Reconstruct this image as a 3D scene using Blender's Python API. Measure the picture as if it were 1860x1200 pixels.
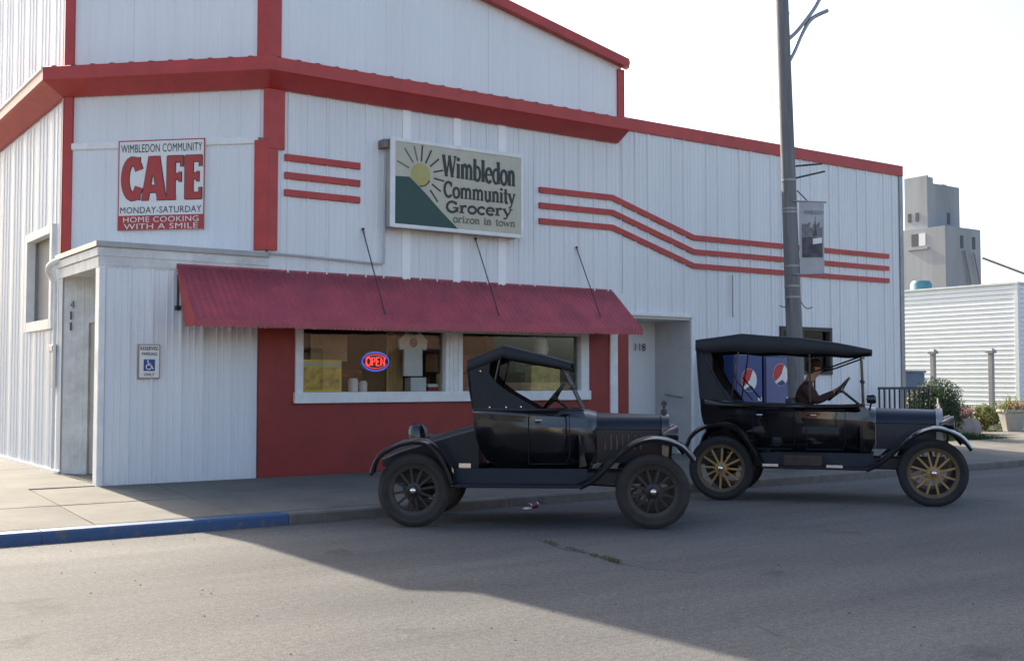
import bpy, bmesh, math, random
from mathutils import Vector, Matrix
random.seed(7)
R = math.radians
scn = bpy.context.scene
for o in list(bpy.data.objects): bpy.data.objects.remove(o)
C = scn.collection

# ------------------------------------------------------------------ camera
cam_d = bpy.data.cameras.new('camera'); cam = bpy.data.objects.new('camera', cam_d); C.objects.link(cam)
cam.location = (0, 0, 1.56)
cam.rotation_euler = (R(90) + math.atan(90 / 2037), 0, -R(35.1))
cam_d.sensor_width = 36; cam_d.lens = 36 * 2037 / 1860
cam_d.clip_start = 0.1; cam_d.clip_end = 3000
scn.camera = cam
# ------------------------------------------------------------------ light
SUN_EL = 32.0; SUN_DX = 0.055            # shadows run (SUN_DX, -1) on the ground
w = bpy.data.worlds.new('World'); scn.world = w; w.use_nodes = True
nt = w.node_tree; bg = nt.nodes['Background']
sky = nt.nodes.new('ShaderNodeTexSky'); sky.sky_type = 'NISHITA'; sky.sun_disc = False
sky.sun_elevation = R(SUN_EL); sky.sun_rotation = -math.atan(SUN_DX)
sky.air_density = 1.0; sky.dust_density = 3.6; sky.ozone_density = 1.0
nt.links.new(sky.outputs[0], bg.inputs[0]); bg.inputs[1].default_value = 0.15
sd = bpy.data.lights.new('sun', 'SUN'); sun = bpy.data.objects.new('sun', sd); C.objects.link(sun)
sd.energy = 4.7; sd.angle = R(0.53); sd.color = (1.0, 0.9, 0.74)
h = math.cos(R(SUN_EL)) / math.hypot(SUN_DX, 1)
sun.rotation_euler = Vector((SUN_DX * h, -h, -math.sin(R(SUN_EL)))).to_track_quat('-Z', 'Y').to_euler()
sun.location = (0, 40, 30)
scn.view_settings.view_transform = 'Standard'; scn.view_settings.look = 'None'
scn.view_settings.exposure = 1.2; scn.view_settings.gamma = 1.0; scn.view_settings.use_curve_mapping = False

# ------------------------------------------------------------------ materials
MATS = {}
def mat(name, col, rough=0.6, metal=0.0, var=0.12, scale=3.0, bump=0.0, bscale=60.0, col2=None, streak=False, edge=None,
        coat=0.0, emit=None, estr=0.0, trans=0.0, detail=6.0, stretch=None, spec=0.5, fine=0.0):
    if name in MATS: return MATS[name]
    m = bpy.data.materials.new(name); m.use_nodes = True; t = m.node_tree; n = t.nodes; L = t.links
    b = n['Principled BSDF']; b.inputs['Roughness'].default_value = rough; b.inputs['Metallic'].default_value = metal
    b.inputs['Coat Weight'].default_value = coat; b.inputs['Coat Roughness'].default_value = 0.08
    b.inputs['Specular IOR Level'].default_value = spec
    b.inputs['Transmission Weight'].default_value = trans
    tc = n.new('ShaderNodeTexCoord'); mp = n.new('ShaderNodeMapping'); L.new(tc.outputs['Object'], mp.inputs[0])
    if streak: mp.inputs['Scale'].default_value = (1, 1, 0.12)
    if stretch: mp.inputs['Scale'].default_value = stretch
    nz = n.new('ShaderNodeTexNoise'); nz.inputs['Scale'].default_value = scale; nz.inputs['Detail'].default_value = detail
    nz.inputs['Roughness'].default_value = 0.65
    L.new(mp.outputs[0], nz.inputs['Vector'])
    rp = n.new('ShaderNodeValToRGB'); rp.color_ramp.elements[0].position = 0.3; rp.color_ramp.elements[1].position = 0.72
    if edge: rp.color_ramp.elements[0].position, rp.color_ramp.elements[1].position = edge
    c = Vector(col); c2 = Vector(col2) if col2 else c * (1 - var)
    rp.color_ramp.elements[0].color = (*c2, 1); rp.color_ramp.elements[1].color = (*(c * (1 + var * 0.4)), 1)
    L.new(nz.outputs['Fac'], rp.inputs[0])
    last = rp.outputs[0]
    if fine > 0:
        n3 = n.new('ShaderNodeTexNoise'); n3.inputs['Scale'].default_value = bscale; n3.inputs['Detail'].default_value = 3
        L.new(tc.outputs['Object'], n3.inputs['Vector'])
        mr = n.new('ShaderNodeMapRange'); mr.inputs['From Min'].default_value = 0.3; mr.inputs['From Max'].default_value = 0.7
        mr.inputs['To Min'].default_value = 1 - fine; mr.inputs['To Max'].default_value = 1 + fine
        L.new(n3.outputs['Fac'], mr.inputs['Value'])
        mx = n.new('ShaderNodeMix'); mx.data_type = 'RGBA'; mx.blend_type = 'MULTIPLY'; mx.inputs[0].default_value = 1
        L.new(last, mx.inputs[6]); L.new(mr.outputs[0], mx.inputs[7]); last = mx.outputs[2]
    L.new(last, b.inputs['Base Color'])
    if bump > 0:
        n2 = n.new('ShaderNodeTexNoise'); n2.inputs['Scale'].default_value = bscale; n2.inputs['Detail'].default_value = 4
        L.new(tc.outputs['Object'], n2.inputs['Vector'])
        bp = n.new('ShaderNodeBump'); bp.inputs['Strength'].default_value = bump; bp.inputs['Distance'].default_value = 0.01
        L.new(n2.outputs['Fac'], bp.inputs['Height']); L.new(bp.outputs[0], b.inputs['Normal'])
    if emit:
        b.inputs['Emission Color'].default_value = (*emit, 1); b.inputs['Emission Strength'].default_value = estr
    MATS[name] = m; return m

def road_mat(name, colour, dark, grain, gs):
    m = bpy.data.materials.new(name); m.use_nodes = True; t = m.node_tree; n = t.nodes; L = t.links
    b = n['Principled BSDF']; b.inputs['Roughness'].default_value = 0.88; b.inputs['Specular IOR Level'].default_value = 0.3
    tc = n.new('ShaderNodeTexCoord')
    def noise(s, d, st=None, r=0.6):
        z = n.new('ShaderNodeTexNoise'); z.inputs['Scale'].default_value = s; z.inputs['Detail'].default_value = d; z.inputs['Roughness'].default_value = r
        if st:
            mp = n.new('ShaderNodeMapping'); mp.inputs['Scale'].default_value = st; L.new(tc.outputs['Object'], mp.inputs[0]); L.new(mp.outputs[0], z.inputs[0])
        else: L.new(tc.outputs['Object'], z.inputs[0])
        return z.outputs['Fac']
    def mix(a, c, f, bt='MULTIPLY'):
        x = n.new('ShaderNodeMix'); x.data_type = 'RGBA'; x.blend_type = bt; x.inputs[0].default_value = f
        L.new(a, x.inputs[6]); L.new(c, x.inputs[7]); return x.outputs[2]
    def ramp(f, p0, c0, p1, c1):
        r = n.new('ShaderNodeValToRGB'); e = r.color_ramp.elements; e[0].position = p0; e[0].color = (*c0, 1); e[1].position = p1; e[1].color = (*c1, 1)
        L.new(f, r.inputs[0]); return r.outputs[0]
    base = ramp(noise(0.55, 5, (0.35, 1.0, 1)), 0.32, dark, 0.68, colour)
    g1 = ramp(noise(gs, 3, None, 0.7), 0.36, (1 - grain,) * 3, 0.64, (1 + grain,) * 3)
    g2 = ramp(noise(gs * 0.28, 4), 0.35, (1 - grain * 0.5,) * 3, 0.65, (1 + grain * 0.4,) * 3)
    vo = n.new('ShaderNodeTexVoronoi'); vo.inputs['Scale'].default_value = 2.6; L.new(tc.outputs['Object'], vo.inputs[0])
    spots = ramp(vo.outputs['Distance'], 0.018, (0.25, 0.25, 0.25), 0.03, (1, 1, 1))
    st = ramp(noise(1.3, 6, (0.15, 1.6, 1)), 0.3, (0.82, 0.82, 0.83), 0.55, (1, 1, 1))
    big = ramp(noise(0.22, 6, (0.5, 1.2, 1)), 0.36, (0.70, 0.70, 0.72), 0.6, (1.10, 1.09, 1.07))
    oil = ramp(noise(0.9, 5), 0.30, (0.55, 0.55, 0.57), 0.38, (1, 1, 1))
    col = mix(mix(mix(mix(mix(mix(base, g1, 1), g2, 1), spots, 0.5), st, 0.9), big, 1), oil, 0.7)
    L.new(col, b.inputs['Base Color'])
    bp = n.new('ShaderNodeBump'); bp.inputs['Strength'].default_value = 0.5; bp.inputs['Distance'].default_value = 0.006
    L.new(noise(gs, 3, None, 0.7), bp.inputs['Height']); L.new(bp.outputs[0], b.inputs['Normal'])
    MATS[name] = m; return m

M_white = mat('white_siding', (0.75, 0.77, 0.785), 0.45, var=0.07, scale=1.6, streak=True, bump=0.06, bscale=14)
M_white2 = mat('white_upper_siding', (0.80, 0.82, 0.835), 0.5, var=0.06, scale=1.3, streak=True, bump=0.05, bscale=10)
M_trimw = mat('white_trim', (0.80, 0.80, 0.79), 0.5, var=0.14, scale=5, bump=0.05)
M_dirtyw = mat('weathered_white_board', (0.70, 0.70, 0.68), 0.6, var=0.28, scale=3.5, bump=0.15)
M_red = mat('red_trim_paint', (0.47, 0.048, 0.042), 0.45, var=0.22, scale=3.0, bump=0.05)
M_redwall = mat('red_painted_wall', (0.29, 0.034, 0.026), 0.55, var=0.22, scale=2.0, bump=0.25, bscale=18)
M_awn = mat('maroon_awning_metal', (0.44, 0.065, 0.085), 0.45, var=0.25, scale=2.2, col2=(0.26, 0.04, 0.06), bump=0.06, bscale=25, fine=0.12)
M_wallcore = mat('wall_core', (0.35, 0.34, 0.32), 0.9)
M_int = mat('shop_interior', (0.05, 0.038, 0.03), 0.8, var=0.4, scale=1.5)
M_metal = mat('grey_metal', (0.32, 0.32, 0.33), 0.45, metal=0.7, var=0.2)
M_dmetal = mat('dark_metal', (0.05, 0.05, 0.055), 0.5, metal=0.4)
M_chrome = mat('bright_nickel', (0.78, 0.77, 0.74), 0.15, metal=1.0, var=0.05)
M_conc = mat('sidewalk_concrete', (0.160, 0.149, 0.126), 0.9, var=0.3, scale=1.4, bump=0.35, bscale=90, fine=0.12)
M_conc2 = mat('sidewalk_concrete_grey', (0.146, 0.138, 0.119), 0.9, var=0.32, scale=1.1, bump=0.35, bscale=80, fine=0.12)
M_joint = mat('joint_soil', (0.12, 0.105, 0.085), 0.95, var=0.3)
M_kerb = mat('kerb_concrete', (0.16, 0.15, 0.135), 0.9, var=0.3, scale=4, bump=0.3, fine=0.1)
M_blue = mat('blue_kerb_paint', (0.028, 0.075, 0.17), 0.6, var=0.3, scale=7, bump=0.3, col2=(0.10, 0.11, 0.125), fine=0.2, edge=(.36, .46))
M_road = road_mat('chip_seal_road', (0.126, 0.123, 0.117), (0.098, 0.097, 0.096), 0.40, 75)
M_soil = mat('bare_soil', (0.16, 0.13, 0.09), 0.95, var=0.35, bump=0.4, scale=3)
M_lawn = mat('lawn_ground', (0.07, 0.10, 0.03), 0.95, var=0.5, scale=4, bump=0.5, bscale=40)
M_black = mat('black_car_paint', (0.008, 0.008, 0.010), 0.2, var=0.3, coat=0.6, scale=6)
M_blackb = mat('dark_blue_black_paint', (0.008, 0.011, 0.020), 0.36, var=0.3, coat=0.08, scale=6, spec=.3)
M_board = mat('dusty_running_board', (0.010, 0.013, 0.023), 0.5, spec=.3, var=0.3, scale=9)
M_fabric = mat('black_top_fabric', (0.016, 0.018, 0.023), 0.75, var=0.35, scale=5, bump=0.25, bscale=30)
M_leather = mat('black_leather', (0.018, 0.016, 0.016), 0.5, var=0.3, bump=0.3, bscale=30)
M_tyre = mat('dusty_tyre_rubber', (0.036, 0.033, 0.031), 0.85, var=0.35, scale=8, bump=0.2)
M_tyre2 = mat('dark_tyre_rubber', (0.020, 0.021, 0.023), 0.8, var=0.35, scale=8, bump=0.2)
M_wood = mat('varnished_spoke_wood', (0.36, 0.22, 0.075), 0.45, var=0.3, scale=12)
M_spokeb = mat('black_spoke_paint', (0.018, 0.014, 0.013), 0.4, var=0.3)
M_rimb = mat('worn_black_rim', (0.05, 0.042, 0.038), 0.5, metal=0.3, var=0.4, scale=10)
M_pole = mat('weathered_pole_wood', (0.20, 0.20, 0.205), 0.85, var=0.35, scale=6, stretch=(4, 4, 0.25), bump=0.5, bscale=30)
M_cream = mat('cream_sign_face', (0.50, 0.47, 0.37), 0.4, var=0.14, scale=4)
M_green = mat('dark_green_print', (0.012, 0.06, 0.052), 0.45, var=0.15)
M_yellow = mat('olive_yellow_print', (0.42, 0.37, 0.12), 0.45, var=0.1)
M_ink = mat('dark_green_ink', (0.025, 0.03, 0.028), 0.5)
M_inkf = mat('faded_olive_ink', (0.16, 0.15, 0.11), 0.5)
M_signw = mat('white_sign_plate', (0.76, 0.75, 0.73), 0.45, var=0.06)
M_signred = mat('sign_red', (0.42, 0.045, 0.04), 0.45, var=0.08)
M_signblk = mat('sign_black', (0.03, 0.03, 0.035), 0.5)
M_signblue = mat('sign_blue', (0.02, 0.06, 0.25), 0.45)
M_tan = mat('tan_border', (0.36, 0.26, 0.18), 0.5)
M_vblue = mat('vending_blue', (0.008, 0.03, 0.13), 0.3, coat=0.3)
M_vlil = mat('vending_pale_blue', (0.10, 0.115, 0.26), 0.35)
M_globered = mat('globe_red', (0.50, 0.02, 0.03), 0.35)
M_stone = mat('rough_stone', (0.30, 0.26, 0.24), 0.9, var=0.35, bump=0.6, bscale=12)
M_elev = mat('elevator_concrete', (0.37, 0.385, 0.40), 0.9, var=0.3, scale=0.25, streak=True)
M_elevd = mat('elevator_dark_opening', (0.11, 0.12, 0.13), 0.8)
M_lap = mat('white_lap_siding', (0.78, 0.78, 0.77), 0.5, var=0.06, scale=2)
M_skin = mat('skin', (0.55, 0.32, 0.22), 0.55, var=0.1)
M_shirt = mat('dark_brown_shirt', (0.075, 0.036, 0.030), 0.85, var=0.3)
M_hat = mat('dark_cap', (0.05, 0.03, 0.025), 0.8)

def glass_mat(name, tint, rough=0.0, alpha=0.25):
    m = bpy.data.materials.new(name); m.use_nodes = True; t = m.node_tree; n = t.nodes; L = t.links
    n.remove(n['Principled BSDF']); out = n['Material Output']
    tr = n.new('ShaderNodeBsdfTransparent'); tr.inputs[0].default_value = (*tint, 1)
    gl = n.new('ShaderNodeBsdfGlossy'); gl.inputs['Roughness'].default_value = rough
    fr = n.new('ShaderNodeFresnel'); fr.inputs[0].default_value = 1.5
    tc = n.new('ShaderNodeTexCoord'); nz = n.new('ShaderNodeTexNoise'); nz.inputs['Scale'].default_value = 1.3
    L.new(tc.outputs['Object'], nz.inputs[0]); bp = n.new('ShaderNodeBump'); bp.inputs['Strength'].default_value = 0.02
    L.new(nz.outputs['Fac'], bp.inputs['Height']); L.new(bp.outputs[0], gl.inputs['Normal'])
    mx = n.new('ShaderNodeMixShader'); L.new(fr.outputs[0], mx.inputs[0]); L.new(tr.outputs[0], mx.inputs[1]); L.new(gl.outputs[0], mx.inputs[2])
    L.new(mx.outputs[0], out.inputs[0]); MATS[name] = m; return m
M_glass = glass_mat('window_glass', (0.94, 0.96, 0.95))
M_cglass = glass_mat('windscreen_glass', (0.9, 0.92, 0.92))

def leaf_mat(name, a, b_, rough=0.55):
    m = bpy.data.materials.new(name); m.use_nodes = True; t = m.node_tree; n = t.nodes; L = t.links
    b = n['Principled BSDF']; b.inputs['Roughness'].default_value = rough
    gi = n.new('ShaderNodeTexCoord'); nz = n.new('ShaderNodeTexNoise'); nz.inputs['Scale'].default_value = 9; nz.inputs['Detail'].default_value = 3
    L.new(gi.outputs['Object'], nz.inputs[0])
    rp = n.new('ShaderNodeValToRGB'); rp.color_ramp.elements[0].color = (*a, 1); rp.color_ramp.elements[1].color = (*b_, 1)
    rp.color_ramp.elements[0].position = .35; rp.color_ramp.elements[1].position = .65
    L.new(nz.outputs['Fac'], rp.inputs[0]); L.new(rp.outputs[0], b.inputs['Base Color'])
    tl = n.new('ShaderNodeBsdfTranslucent'); L.new(rp.outputs[0], tl.inputs[0])
    mx = n.new('ShaderNodeMixShader'); mx.inputs[0].default_value = 0.35
    L.new(b.outputs[0], mx.inputs[1]); L.new(tl.outputs[0], mx.inputs[2]); L.new(mx.outputs[0], n['Material Output'].inputs[0])
    MATS[name] = m; return m
M_leafd = leaf_mat('dark_shrub_leaf', (0.018, 0.04, 0.014), (0.05, 0.09, 0.025))
M_leaf = leaf_mat('green_leaf', (0.05, 0.085, 0.025), (0.11, 0.15, 0.04))
M_leafy = leaf_mat('yellow_green_leaf', (0.10, 0.12, 0.03), (0.20, 0.20, 0.06))
M_pink = leaf_mat('pink_petal', (0.45, 0.15, 0.18), (0.6, 0.35, 0.35))
M_grass = leaf_mat('grass_blade', (0.06, 0.085, 0.025), (0.12, 0.12, 0.04))

# ------------------------------------------------------------------ mesh helpers
class MB:
    def __init__(s): s.v = []; s.f = []; s.mi = []
    def add(s, vs, fs, mi=0):
        k = len(s.v); s.v += [tuple(p) for p in vs]; s.f += [tuple(i + k for i in f) for f in fs]; s.mi += [mi] * len(fs); return s
    def hexa(s, p, mi=0):   # 8 pts: bottom 4, top 4
        return s.add(p, [(0, 3, 2, 1), (4, 5, 6, 7), (0, 1, 5, 4), (1, 2, 6, 5), (2, 3, 7, 6), (3, 0, 4, 7)], mi)
    def box(s, a, b, mi=0):
        (x0, y0, z0), (x1, y1, z1) = a, b
        return s.hexa([(x0, y0, z0), (x1, y0, z0), (x1, y1, z0), (x0, y1, z0), (x0, y0, z1), (x1, y0, z1), (x1, y1, z1), (x0, y1, z1)], mi)
    def loft(s, secs, ring=True, caps=True, mi=0):
        n = len(secs[0]); k = []; fs = []
        for q in secs: k += q
        for i in range(len(secs) - 1):
            for j in range(n if ring else n - 1):
                a = i * n + j; b = i * n + (j + 1) % n; fs.append((a, b, b + n, a + n))
        if caps and ring: fs.append(tuple(range(n))[::-1]); fs.append(tuple((len(secs) - 1) * n + j for j in range(n)))
        return s.add(k, fs, mi)
    def tube(s, path, r, n=8, mi=0, caps=True):
        P = [Vector(p) for p in path]; secs = []; up = None
        for i, p in enumerate(P):
            d = ((P[min(i + 1, len(P) - 1)] - P[max(i - 1, 0)])).normalized()
            if up is None: up = d.orthogonal().normalized()
            else: up = (up - d * up.dot(d)).normalized()
            sd_ = d.cross(up); rr = r[i] if isinstance(r, (list, tuple)) else r
            secs.append([p + (up * math.cos(2 * math.pi * j / n) + sd_ * math.sin(2 * math.pi * j / n)) * rr for j in range(n)])
        return s.loft(secs, True, caps, mi)
    def lathe(s, prof, o=(0, 0, 0), ax=(0, 0, 1), n=24, mi=0, close=False):   # prof [(r,h)]
        o = Vector(o); ax = Vector(ax).normalized(); u = ax.orthogonal().normalized(); v = ax.cross(u)
        secs = []
        for j in range(n):
            a = 2 * math.pi * j / n; d = u * math.cos(a) + v * math.sin(a)
            secs.append([o + d * r + ax * h_ for r, h_ in prof])
        m = len(prof); pts = [p for q in secs for p in q]; fs = []
        for j in range(n):
            for i in range(m if close else m - 1):
                a = j * m + i; b = j * m + (i + 1) % m; c = ((j + 1) % n) * m; fs.append((a, b, c + (i + 1) % m, c + i))
        s.add(pts, fs, mi)
        if not close:
            for i in (0, m - 1):
                if prof[i][0] > 1e-6: s.add([q[i] for q in secs], [tuple(range(n))], mi)
        return s
    def prism(s, pts, f, a, b, mi=0):   # pts 2d, f(p,q,d)->3d
        n = len(pts); lo = [f(p, q, a) for p, q in pts]; hi = [f(p, q, b) for p, q in pts]
        return s.loft([lo, hi], True, True, mi)
    def sphere(s, c, r, n=12, m=8, mi=0, sc=(1, 1, 1)):
        c = Vector(c); secs = []
        for i in range(m + 1):
            t = math.pi * i / m
            secs.append([c + Vector((r * sc[0] * math.sin(t) * math.cos(2 * math.pi * j / n), r * sc[1] * math.sin(t) * math.sin(2 * math.pi * j / n), r * sc[2] * math.cos(t))) for j in range(n)])
        return s.loft(secs, True, False, mi)
    def mesh(s, name, mats, smooth=None):
        me = bpy.data.meshes.new(name); me.from_pydata(s.v, [], s.f)
        for m in (mats if isinstance(mats, (list, tuple)) else [mats]): me.materials.append(m)
        for p, i in zip(me.polygons, s.mi): p.material_index = i
        bm = bmesh.new(); bm.from_mesh(me); bmesh.ops.remove_doubles(bm, verts=bm.verts, dist=1e-5)
        bmesh.ops.recalc_face_normals(bm, faces=bm.faces); bm.to_mesh(me); bm.free()
        if smooth:
            me.shade_smooth(); me.set_sharp_from_angle(angle=R(smooth))
        return me
    def build(s, name, mats, parent=None, smooth=None, bevel=0, loc=None):
        o = bpy.data.objects.new(name, s.mesh(name, mats, smooth)); C.objects.link(o)
        if parent: o.parent = parent
        if loc: o.location = loc
        if bevel:
            b = o.modifiers.new('bevel', 'BEVEL'); b.width = bevel; b.segments = 2; b.limit_method = 'ANGLE'; b.angle_limit = R(40)
        return o
def tag(o, label=None, cat=None, group=None, kind=None):
    if label: o['label'] = label
    if cat: o['category'] = cat
    if group: o['group'] = group
    if kind: o['kind'] = kind
    return o
def thing(name, label, cat, loc=(0, 0, 0), rz=0, group=None):
    o = bpy.data.objects.new(name, None); C.objects.link(o); o.location = loc; o.rotation_euler = (0, 0, rz); o.empty_display_size = .3
    return tag(o, label, cat, group)
def copy_obj(o, parent=None, loc=None):
    c = o.copy(); C.objects.link(c); c.parent = parent
    if loc: c.location = loc
    return c
def catmull(pts, k=6):
    P = [Vector(p) for p in pts]; out = []
    for i in range(len(P) - 1):
        p0 = P[max(i - 1, 0)]; p1 = P[i]; p2 = P[i + 1]; p3 = P[min(i + 2, len(P) - 1)]
        for j in range(k):
            t = j / k; out.append(0.5 * ((2 * p1) + (p2 - p0) * t + (2 * p0 - 5 * p1 + 4 * p2 - p3) * t * t + (3 * p1 - p0 - 3 * p2 + p3) * t ** 3))
    out.append(P[-1]); return out
class Frame:     # a vertical facade plane: s along it, z up, off outwards
    def __init__(f, o, t, n): f.o = Vector((o[0], o[1], 0)); f.t = Vector((t[0], t[1], 0)).normalized(); f.n = Vector((n[0], n[1], 0)).normalized()
    def P(f, s, z, off=0): return f.o + f.t * s + f.n * off + Vector((0, 0, z))
    def box(f, mb, s0, s1, z0, z1, o0, o1, mi=0):
        return mb.hexa([f.P(s0, z0, o0), f.P(s1, z0, o0), f.P(s1, z0, o1), f.P(s0, z0, o1), f.P(s0, z1, o0), f.P(s1, z1, o0), f.P(s1, z1, o1), f.P(s0, z1, o1)], mi)
    def poly(f, mb, pts, o0, o1, mi=0): return mb.prism(pts, lambda a, b, d: f.P(a, b, d), o0, o1, mi)
    def stroke(f, mb, pts, wd, o0, o1, mi=0, closed=False):
        n = len(pts); V = [Vector((p[0], p[1])) for p in pts]
        Lf, Rt = [], []
        for i, p in enumerate(V):
            a = V[(i - 1) % n] if (i or closed) else None; b = V[(i + 1) % n] if (i < n - 1 or closed) else None
            d1 = (p - a).normalized() if a is not None else None; d2 = (b - p).normalized() if b is not None else None
            d1 = d1 or d2; d2 = d2 or d1
            nn = Vector((-(d1 + d2).y, (d1 + d2).x))
            if nn.length < 1e-6: nn = Vector((-d1.y, d1.x))
            nn.normalize(); c = max(0.35, nn.dot(Vector((-d1.y, d1.x)))); q = nn * (wd / 2 / c)
            Lf.append(p + q); Rt.append(p - q)
        secs = []
        for i in list(range(n)) + ([0] if closed else []):
            secs.append([f.P(Lf[i].x, Lf[i].y, o0), f.P(Rt[i].x, Rt[i].y, o0), f.P(Rt[i].x, Rt[i].y, o1), f.P(Lf[i].x, Lf[i].y, o1)])
        return mb.loft(secs, True, not closed, mi)
STREET = Frame((0, 15), (1, 0), (0, -1))
CH0 = (4.05, 17.2); CH1 = (6.29, 15.0); CHL = math.hypot(2.24, 2.2)
CHAM = Frame(CH0, (2.24, -2.2), (-2.2, -2.24))
LEFT = Frame((4.05, 17.2), (0, 1), (-1, 0))

def text_mb(mb, txt, f, s0, s1, z0, z1, off, dep=0.004, bold=0.0, mi=0, shear=0.0):
    cu = bpy.data.curves.new('t', 'FONT'); cu.body = txt; cu.size = 1; cu.offset = bold; cu.resolution_u = 3; cu.space_character = 1.05
    ob = bpy.data.objects.new('t', cu); C.objects.link(ob)
    dg = bpy.context.evaluated_depsgraph_get(); dg.update()
    me = bpy.data.meshes.new_from_object(ob.evaluated_get(dg))
    xs = [v.co.x for v in me.vertices]; ys = [v.co.y for v in me.vertices]
    x0, x1, y0, y1 = min(xs), max(xs), min(ys), max(ys)
    vs = []
    for v in me.vertices:
        a = (v.co.x - x0) / (x1 - x0); b = (v.co.y - y0) / (y1 - y0)
        vs.append(f.P(s0 + (s1 - s0) * a, z0 + (z1 - z0) * b + shear * a, off + dep))
    mb.add(vs, [tuple(p.vertices) for p in me.polygons], mi)
    bpy.data.objects.remove(ob); bpy.data.curves.remove(cu); bpy.data.meshes.remove(me)

def arc(cx, cy, rx, ry, a0, a1, n=14):
    return [(cx + rx * math.cos(R(a0 + (a1 - a0) * i / n)), cy + ry * math.sin(R(a0 + (a1 - a0) * i / n))) for i in range(n + 1)]
# slab-serif stroke letters: width, [(polyline, weight)]; weight 1 = thick stem, .5 = hairline, closed if first==last
def _ser(x, y, h=.13): return ([(x - h, y), (x + h, y)], .42)
GLY = {
 'W': (1.05, [([(.06, 1), (.30, 0)], 1), ([(.30, 0), (.52, .95)], .5), ([(.52, .95), (.76, 0)], 1), ([(.76, 0), (.98, 1)], .5), _ser(.08, .98), _ser(.54, .98, .1), _ser(.97, .98, .12)]),
 'C': (.72, [(arc(.38, .5, .31, .48, 42, 318, 20), .85), ([(.62, .98), (.62, .68)], .5)]),
 'G': (.80, [(arc(.38, .5, .31, .48, 42, 345, 20), .85), ([(.62, .98), (.62, .7)], .5), ([(.44, .44), (.80, .44)], .45), ([(.68, .45), (.68, .05)], .8)]),
 'i': (.34, [([(.17, 0), (.17, .66)], 1), _ser(.17, .03, .15), ([(.03, .64), (.2, .64)], .42), ([(.17, .80), (.17, .96)], 1.05)]),
 'l': (.34, [([(.17, 0), (.17, 1)], 1), _ser(.17, .03, .15), ([(.03, .97), (.2, .97)], .42)]),
 'm': (1.0, [([(.16, 0), (.16, .66)], 1), ([(.16, .5), (.24, .62), (.36, .66), (.46, .6), (.5, .48), (.5, 0)], .9), ([(.5, .5), (.58, .62), (.7, .66), (.8, .6), (.84, .48), (.84, 0)], .9), _ser(.16, .03), _ser(.5, .03), _ser(.84, .03), ([(.02, .64), (.18, .64)], .42)]),
 'n': (.66, [([(.16, 0), (.16, .66)], 1), ([(.16, .5), (.24, .62), (.36, .66), (.46, .6), (.5, .48), (.5, 0)], .9), _ser(.16, .03), _ser(.5, .03), ([(.02, .64), (.18, .64)], .42)]),
 'h': (.66, [([(.16, 0), (.16, 1)], 1), ([(.16, .5), (.24, .62), (.36, .66), (.46, .6), (.5, .48), (.5, 0)], .9), _ser(.16, .03), _ser(.5, .03)]),
 'u': (.66, [([(.15, .66), (.15, .2), (.2, .06), (.3, 0), (.42, .05), (.5, .16)], .9), ([(.5, .66), (.5, 0)], 1), ([(.02, .64), (.16, .64)], .42), ([(.38, .64), (.5, .64)], .42), ([(.5, .03), (.63, .03)], .42)]),
 'b': (.64, [([(.15, 0), (.15, 1)], 1), (arc(.34, .33, .23, .32, 0, 360, 18), .75), ([(.02, .97), (.16, .97)], .42)]),
 'd': (.66, [([(.50, 0), (.50, 1)], 1), (arc(.31, .33, .23, .32, 0, 360, 18), .75), ([(.36, .97), (.5, .97)], .42), ([(.5, .03), (.64, .03)], .42)]),
 'o': (.60, [(arc(.30, .33, .235, .32, 0, 360, 18), .85)]),
 'e': (.58, [(arc(.30, .33, .235, .32, 0, 318, 18), .85), ([(.08, .36), (.53, .36)], .45)]),
 'c': (.54, [(arc(.30, .33, .235, .32, 45, 315, 16), .85), ([(.47, .64), (.47, .46)], .5)]),
 't': (.42, [([(.20, .92), (.20, .12), (.26, .03), (.38, .05)], .95), ([(.03, .64), (.38, .64)], .42)]),
 'y': (.62, [([(.08, .64), (.32, .04)], .95), ([(.54, .64), (.28, -.1), (.2, -.26), (.06, -.26)], .5), _ser(.1, .63, .11), _ser(.53, .63, .1)]),
 'r': (.50, [([(.16, 0), (.16, .66)], 1), ([(.16, .46), (.24, .6), (.34, .65), (.45, .6)], .8), _ser(.16, .03, .15), ([(.02, .64), (.18, .64)], .42)]),
 'z': (.56, [([(.06, .62), (.48, .62)], .55), ([(.46, .62), (.08, .04)], .9), ([(.06, .04), (.5, .04)], .55)]),
 'w': (.86, [([(.08, .64), (.25, .02)], .9), ([(.25, .02), (.43, .6)], .5), ([(.43, .6), (.6, .02)], .9), ([(.6, .02), (.78, .64)], .5), _ser(.1, .63, .1), _ser(.77, .63, .09)]),
 ' ': (.45, []),
}
def slab_text(mb, txt, f, s0, s1, base0, base1, h0, h1, off, wt=.13, dep=.004, mi=0):
    tot = sum(GLY[c][0] for c in txt); k = (s1 - s0) / tot; x = 0
    for c in txt:
        wd, st = GLY[c]
        for pl, wgt in st:
            q = []
            for px, py in pl:
                a = (x + px) / tot; hh = h0 + (h1 - h0) * a
                q.append((s0 + (x + px) * k, base0 + (base1 - base0) * a + py * hh))
            cl = len(pl) > 8 and math.hypot(pl[0][0] - pl[-1][0], pl[0][1] - pl[-1][1]) < 1e-3
            if cl: q = q[:-1]
            slab_text.i = (slab_text.i + 1) % 40; f.stroke(mb, q, wt * wgt * min(k, h0), off, off + dep + slab_text.i * .00012, mi, closed=cl)
        x += wd

slab_text.i = 0
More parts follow.
